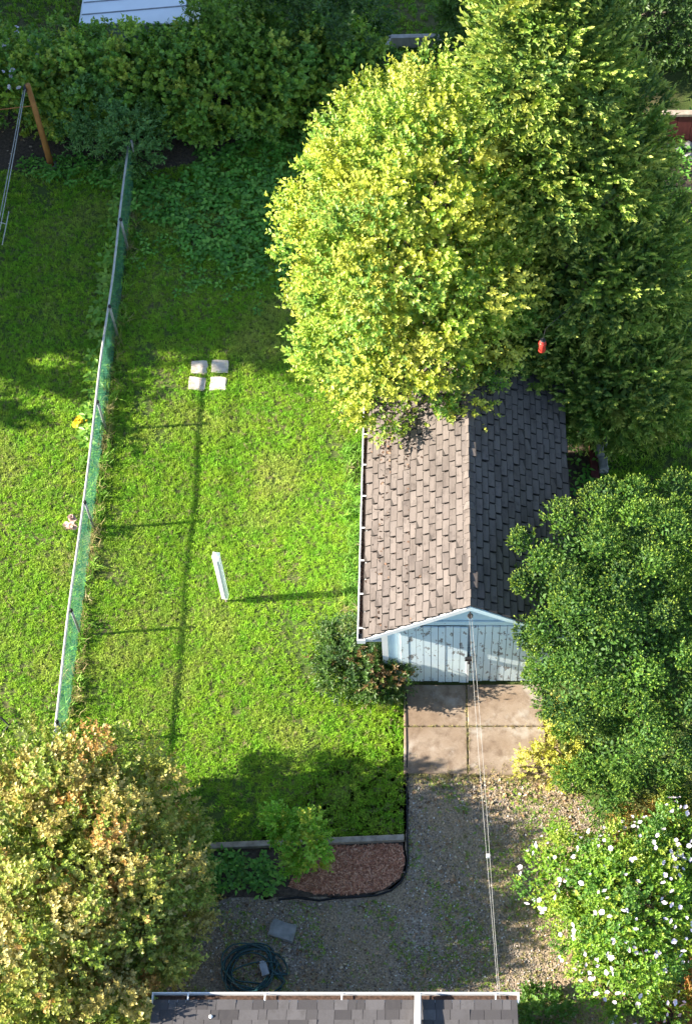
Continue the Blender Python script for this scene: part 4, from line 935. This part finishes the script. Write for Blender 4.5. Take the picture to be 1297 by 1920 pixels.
q = MB(); M = Matrix.Translation((hc.x + 0.20, hc.y + 0.02, 0.10)) @ Matrix.Rotation(0.35, 4, 'Z'); q.box((-0.06, -0.11, -0.05), (0.06, 0.09, 0.03), 0, M); q.box((-0.035, 0.09, -0.03), (0.035, 0.13, 0.02), 0, M); q.build('connector', GREYMETAL, ho, bevel=0.008)

# red lantern hanging in front of the cedar
LZ = 4.6
g = G(1016, 648, LZ)
rl = thing('red_lantern', 'small bright red ribbed lantern hanging among the dark conifer branches', 'lantern', (g.x, g.y, LZ))
q = MB(); pr = [(0.02, -0.16)]
for i in range(6): z = -0.14 + i * 0.045; pr += [(0.042 + 0.010 * math.sin(i), z), (0.058 + 0.006 * math.sin(i * 2), z + 0.016), (0.042, z + 0.034)]
q.lathe(pr + [(0.02, 0.15)], (g.x, g.y, LZ), 14); q.build('shade', REDPLASTIC, rl, True)
q = MB(); q.lathe([(0.05, 0), (0.035, 0.02), (0.01, 0.03)], (g.x, g.y, LZ + 0.145), 10); q.tube([(g.x, g.y, LZ + 0.17), (g.x + 0.03, g.y + 0.03, LZ + 0.4), (g.x + 0.5, g.y + 0.6, LZ + 0.3)], 0.005, 5); q.build('hanger', DARKMETAL, rl)

# cedar fence and pot, bottom right edge
fx = X(1278, 1860)
wf_ = thing('cedar_board_fence', 'sunlit orange cedar board fence at the bottom right edge', 'fence', (fx, 6.4, 0))
for i in range(13):
    q = MB(); y = 5.6 + i * 0.135; q.box((fx + 0.04, y, 0.02), (fx + 0.065, y + 0.128, 1.25 + rnd.uniform(-.01, .01))); q.build('board', FENCEWOOD, wf_)
for z in (0.3, 1.0):
    q = MB(); q.box((fx, 5.6, z), (fx + 0.038, 7.35, z + 0.09)); q.build('rail', FENCEWOOD, wf_)
g = G(1246, 1905, 0.3)
po = thing('flower_pot', 'round terracotta pot beside the cedar fence', 'pot', (g.x, g.y, 0))
q = MB(); q.lathe([(0.11, 0), (0.15, 0.26), (0.175, 0.26), (0.175, 0.32), (0.15, 0.32), (0.14, 0.27)], (g.x, g.y, 0), 18); q.build('pot', TERRA, po, True)
q = MB(); q.lathe([(0.01, 0.275), (0.138, 0.272)][::-1], (g.x, g.y, 0), 18); q.build('potting_soil', SOIL, po)

# flower by the fence, yellow and pink, and a garden tool at the left edge
def bloom(name, label, g, rad, n, mats, seed, h0):
    root = thing(name, label, 'flower', (g.x, g.y, 0)); r = random.Random(seed)
    for i in range(n):
        o = bpy.data.objects.new('bloom', flower_mesh(rad, seed + i, 7, mats)); COL.objects.link(o); o.parent = root
        o.location = (r.uniform(-.09, .09), r.uniform(-.12, .12), h0 + r.uniform(-.1, .1)); o.rotation_euler = (r.uniform(-.5, .5), r.uniform(-.7, .1), r.uniform(0, 6))
    q = MB()
    for i in range(7):
        a = r.uniform(0, 6.28); q.tube([(g.x, g.y, 0), (g.x + 0.07 * math.cos(a), g.y + 0.09 * math.sin(a), h0)], [0.006, 0.003], 4)
    q.build('stem', plain(name + '_stem', (0.10, 0.2, 0.04)), root)
    return root
bloom('yellow_flower', 'yellow flower cluster against the left side of the chain link fence', G(160, 812), 0.07, 6, (YELLOW, YELLOW), 31, 0.45)
bloom('pink_flower', 'withered pink flower cluster leaning on the left side of the fence', G(143, 1003), 0.065, 8, (PINK, PINK), 35, 0.45)
g = G(10, 1356); gt = thing('garden_stake', 'bent black garden stake poking out of the grass at the left edge', 'stake', (g.x, g.y, 0))
q = MB(); q.tube([(g.x - 0.35, g.y + 0.22, 0.25), (g.x, g.y, 0.16), (g.x + 0.10, g.y - 0.08, 0.08), (g.x - 0.05, g.y - 0.25, 0.02)], 0.02, 7); q.build('rod', BLACKPLASTIC, gt, True)

# ================================================================== GRASS, GRAVEL, LITTER (uncountable)
garage_fp = [(WX0, WY0), (WX1, WY0), (WX1, WY1), (WX0, WY1)]
pav = [[(G(u, v).x - .12, G(u, v).y - .11), (G(u, v).x + .12, G(u, v).y - .11), (G(u, v).x + .12, G(u, v).y + .11), (G(u, v).x - .12, G(u, v).y + .11)] for u, v in ((374, 690), (413, 689), (370, 721), (410, 721))]
lawn_c = [(-6.15, 8.9), (-3.7, 9.0), (-3.66, 9.33), (-0.52, 9.46), (-0.52, 12.1), (-0.9, 12.2), (-0.9, 18.2), (-1.2, 25.0), (-3.5, 24.8), (-4.6, 24.2), (-6.15, 23.8)]
lawn_l = [(-10.8, 8.0), (-6.25, 8.0), (-6.25, 23.9), (-10.8, 23.9)]
lawn_r = [(3.15, 13.0), (6.2, 13.0), (6.2, 24.0), (4.6, 22.5), (3.15, 19)]
lawn_b = [(-10.8, 26.8), (7, 26.8), (7, 32), (-10.8, 32)]
TUFTS = [tuft_mesh(9, 0.066, 0.0085, 1.0, 10 + i) for i in range(5)]
FINE = [tuft_mesh(7, 0.10, 0.012, 1.0, 30 + i, 0.045) for i in range(4)]
def thin(x, y, r):
    n = np.sin(x * 1.3 + 0.7 * y + 2) * np.cos(y * 0.9 - 0.4 * x) + 0.7 * np.sin(x * 3.7 - y * 2.3) * np.cos(y * 3.1) + 0.5 * np.sin(7.9 * x + 5 * y)
    return r.random(len(x)) > np.clip((n - 0.45) * 0.75, 0, 0.72)
pts = np.concatenate([area_points(lawn_c, 900, 1, pav, thin), area_points(lawn_l, 750, 2, (), thin)])
scatter('lawn_grass', pts, TUFTS, GRASS, 0.6, 1.25, 0.2, 'short mown green grass of the two lawns', 'grass', seed=1)
pts = np.concatenate([area_points(lawn_r, 300, 3), area_points(lawn_b, 200, 4)])
scatter('far_grass', pts, FINE, GRASS, 0.7, 1.2, 0.2, 'shaded grass beyond the hedge and right of the garage', 'grass', seed=2)
# taller weedy grass along the garage wall and on the sparse drive verge
gw = [(-1.55, 12.9), (-0.92, 12.4), (-0.92, 17.0), (-1.7, 17.0)]
TALL = [tuft_mesh(9, 0.20, 0.016, 0.9, 50 + i, 0.05) for i in range(4)]
scatter('weedy_grass', area_points(gw, 170, 6), TALL, WEED, 0.6, 1.3, 0.25, 'lush taller grass along the left garage wall', 'grass', seed=3)
def gravelly2(x, y): return ~((x > -0.55) & (x < 1.9) & (y > 10.45)) & ~((x < -0.5) & (y > 8.36))
def patchy(x, y, r):
    n = np.sin(x * 2.1 + 1) * np.cos(y * 1.7) + 0.6 * np.sin(x * 5.3 + y * 3.1); q = (n > 0.1) | (r.random(len(x)) < 0.12)
    return q & ~((x > -0.55) & (x < 1.9) & (y > 10.45)) & ~((x < -0.5) & (y > 8.36))
scatter('drive_straw', area_points(drive, 260, 27, keep=lambda x, y, r: gravelly2(x, y) & (r.random(len(x)) < np.clip(0.25 + (x - 0.2) * 0.5, 0.12, 0.9))), TUFTS, DRYG, 0.4, 1.0, 0.4, 'dry straw coloured grass scattered over the gravel drive', 'grass', seed=14)
scatter('drive_grass', area_points(drive, 330, 7, keep=patchy), TUFTS, GRASS, 0.4, 0.95, 0.3, 'sparse grass growing through the gravel drive', 'grass', seed=4)
jw = np.concatenate([np.stack([r_.normal(0.548, 0.02, 130), r_.uniform(10.55, 12.1, 130), np.full(130, 0.03)], 1) for r_ in [np.random.default_rng(8)]] + [np.stack([r_.uniform(-0.5, 1.8, 110), r_.normal(11.37, 0.018, 110), np.full(110, 0.03)], 1) for r_ in [np.random.default_rng(9)]])
scatter('joint_weeds', jw, TUFTS, DRYG, 0.25, 0.75, 0.4, 'dry weeds growing in the joints of the concrete apron', 'grass', seed=15)
r_ = np.random.default_rng(12); ew = np.stack([r_.uniform(-0.5, 1.9, 420), 10.52 + r_.normal(-0.02, 0.09, 420) + 0.06 * np.sin(r_.uniform(0, 6, 420)), np.full(420, 0.02)], 1)
scatter('slab_edge_straw', ew, TUFTS, DRYG, 0.4, 1.0, 0.4, 'dry grass creeping over the near edge of the concrete apron', 'grass', seed=16)
fr = [(FX - 0.02, 9.0), (FX + 0.15, 9.0), (FX + 0.13, 24.0), (FX - 0.02, 24.0)]
LONG = [tuft_mesh(8, 0.27, 0.009, 0.7, 70 + i, 0.05) for i in range(4)]
scatter('fence_dry_grass', area_points(fr, 190, 8, keep=lambda x, y, r: r.random(len(x)) < 0.45 + 0.5 * np.sin(y * 1.9) * np.sin(y * 0.77 + 1)), LONG, DRYG, 0.5, 1.25, 0.3, 'tall straw coloured grass along the foot of the chain link fence', 'grass', seed=5)
fl = [(FX - 0.35, 9.0), (FX - 0.02, 9.0), (FX - 0.02, 24.0), (FX - 0.35, 24.0)]
scatter('fence_green_grass', np.concatenate([area_points(fl, 34, 9), area_points(fr, 90, 19)]), TALL, WEED, 0.6, 1.5, 0.3, 'tall green weeds along both sides of the chain link fence', 'grass', seed=6)
pebs = [pebble_mesh(i) for i in range(4)]
def gravelly(x, y, r): return ~((x > -0.55) & (x < 1.9) & (y > 10.45)) & ~((x < -0.5) & (y > 8.36))
def stony(x, y, r):
    n = np.sin(x * 1.9 + 0.6) * np.cos(y * 1.3 + x * 0.5) + 0.5 * np.sin(4.1 * x + 3.3 * y)
    return gravelly(x, y, r) & (r.random(len(x)) < np.clip(0.75 - 0.45 * n - np.clip(x - 0.9, 0, 1) * 0.3, 0.12, 1))
pp = area_points(drive, 950, 10, keep=stony); pp[:, 2] = 0.008
scatter('gravel', pp, pebs, PEBBLE, 0.015, 0.04, 0.5, 'loose grey gravel of the drive', 'gravel', seed=7)
chips = [chip_mesh(0.06, 0.018, i) for i in range(4)]
pp = area_points(mul, 2200, 11); pp[:, 2] = np.random.default_rng(1).uniform(0.018, 0.035, len(pp))
scatter('mulch_chips', pp, chips, CHIP, 0.6, 1.4, 0.35, 'reddish brown wood chips covering the mulch bed', 'mulch', seed=8)
lit = [chip_mesh(0.06, 0.04, 20 + i) for i in range(4)]
litp = np.concatenate([area_points(drive, 40, 12, keep=gravelly), area_points([(0.0, 10.0), (2.3, 10.0), (2.0, 10.65), (0.0, 10.6)], 130, 13), area_points(backsoil, 20, 14), area_points([(-3.4, 6.5), (-1.8, 6.5), (-1.8, 7.6), (-3.4, 7.6)], 90, 15)]); litp[:, 2] = 0.03
scatter('leaf_litter', litp, lit, LITTER, 0.35, 1.0, 0.4, 'dry brown leaves scattered on the drive and bare soil', 'leaf litter', seed=9)
# dry leaves on the roof
r = np.random.default_rng(3); n = 420; yy = np.concatenate([r.normal(15.6, 0.35, n // 2), r.uniform(GY0, GY1, n - n // 2)]); up = np.where(r.random(n) < 0.7, r.choice([0.28, 0.42, 0.80], n) + r.normal(0, 0.035, n), np.abs(r.normal(0.4, 0.4, n)) % 1.8); yy = np.clip(yy, GY0 + 0.05, GY1 - 0.1)
pp = np.stack([GX - HALF + up * math.cos(PITCH), yy, EAVE_Z + up * math.sin(PITCH) + 0.03], 1)
scatter('roof_litter', pp, lit, ROOFLITTER, 0.35, 1.0, 0.5, 'dry brown leaves lying on the sunny side of the garage roof', 'leaf litter', seed=10)
# broad-leaved ground cover patches
def cover(name, label, poly, dens, ln, wd, pal, seed, hmax=0.22):
    p = area_points(poly, dens, seed); r = np.random.default_rng(seed); n = len(p); k = 5
    j = np.repeat(np.arange(n), k); a = np.tile(np.arange(k) * 1.257, n) + r.uniform(0, 6.28, n)[j]; h = r.uniform(0.04, hmax, n)[j] * r.uniform(0.6, 1.1, n * k)
    d = unit(np.stack([np.cos(a), np.sin(a), r.normal(0.1, 0.25, n * k)], 1)); base = p[j] + d * 0.02; base[:, 2] = h
    nr = unit(np.array([[0, 0, 1.0]]) + r.normal(size=(n * k, 3)) * 0.3)
    c = pal_pick(r, pal, n)[j] * r.uniform(0.75, 1.25, n * k)[:, None]
    me = leaf_mesh(name, base, d, nr, ln * r.uniform(0.6, 1.3, n * k), wd * r.uniform(0.7, 1.2, n * k), np.clip(c, 0.004, 0.9))
    return tag(link(name, me, LEAF), label, 'ground cover', None, 'stuff')
GC = [((0.13, 0.33, 0.045), 4), ((0.20, 0.40, 0.06), 3), ((0.09, 0.23, 0.035), 2)]
cover('ground_cover', 'broad leaved green ground cover in the shade below the hedge', jag([(-6.0, 23.6), (-5.9, 22.6), (-5.2, 22.3), (-4.6, 21.5), (-3.4, 21.0), (-2.2, 21.2), (-0.9, 21.0), (-0.6, 25.2), (-3.3, 25.2), (-4.4, 24.6), (-5.4, 24.0)], 0.3, 0.32, 8), 62, 0.12, 0.085, GC, 21)
cover('loose_ground_cover', 'scattered seedlings at the edge of the shaded ground cover', jag([(-6.0, 23.4), (-6.0, 21.4), (-4.6, 20.4), (-2.0, 20.2), (-1.0, 21.5), (-1.4, 23.0), (-4.0, 23.4)], 0.4, 0.3, 18), 16, 0.10, 0.065, GC, 26, 0.12)
cover('weed_patch', 'low green weeds filling the bed left of the sapling', jag([(-3.7, 9.15), (-2.75, 9.1), (-2.45, 8.8), (-2.5, 8.5), (-3.7, 8.45)], 0.2, 0.08, 9), 170, 0.10, 0.06, GC, 22, 0.2)
cover('pole_weeds', 'weeds at the edge of the soil between the wooden pole and the fence', jag([(-8.6, 23.7), (-6.3, 23.2), (-6.3, 24.0), (-7.6, 24.3), (-8.6, 24.1)], 0.3, 0.1, 10), 90, 0.10, 0.06, GC, 23)
cover('fence_creeper', 'leafy creeper along the left foot of the chain link fence', jag([(-6.55, 16.8), (-6.27, 16.8), (-6.27, 23.6), (-6.6, 23.6)], 0.3, 0.06, 11), 55, 0.13, 0.09, [((0.16, 0.32, 0.04), 3), ((0.22, 0.36, 0.05), 2)], 24, 0.5)
cover('bed_undergrowth', 'shaded undergrowth in the bed right of the garage', jag(sidesoil, 0.4, 0.1, 12), 22, 0.12, 0.07, GC, 25, 0.25)
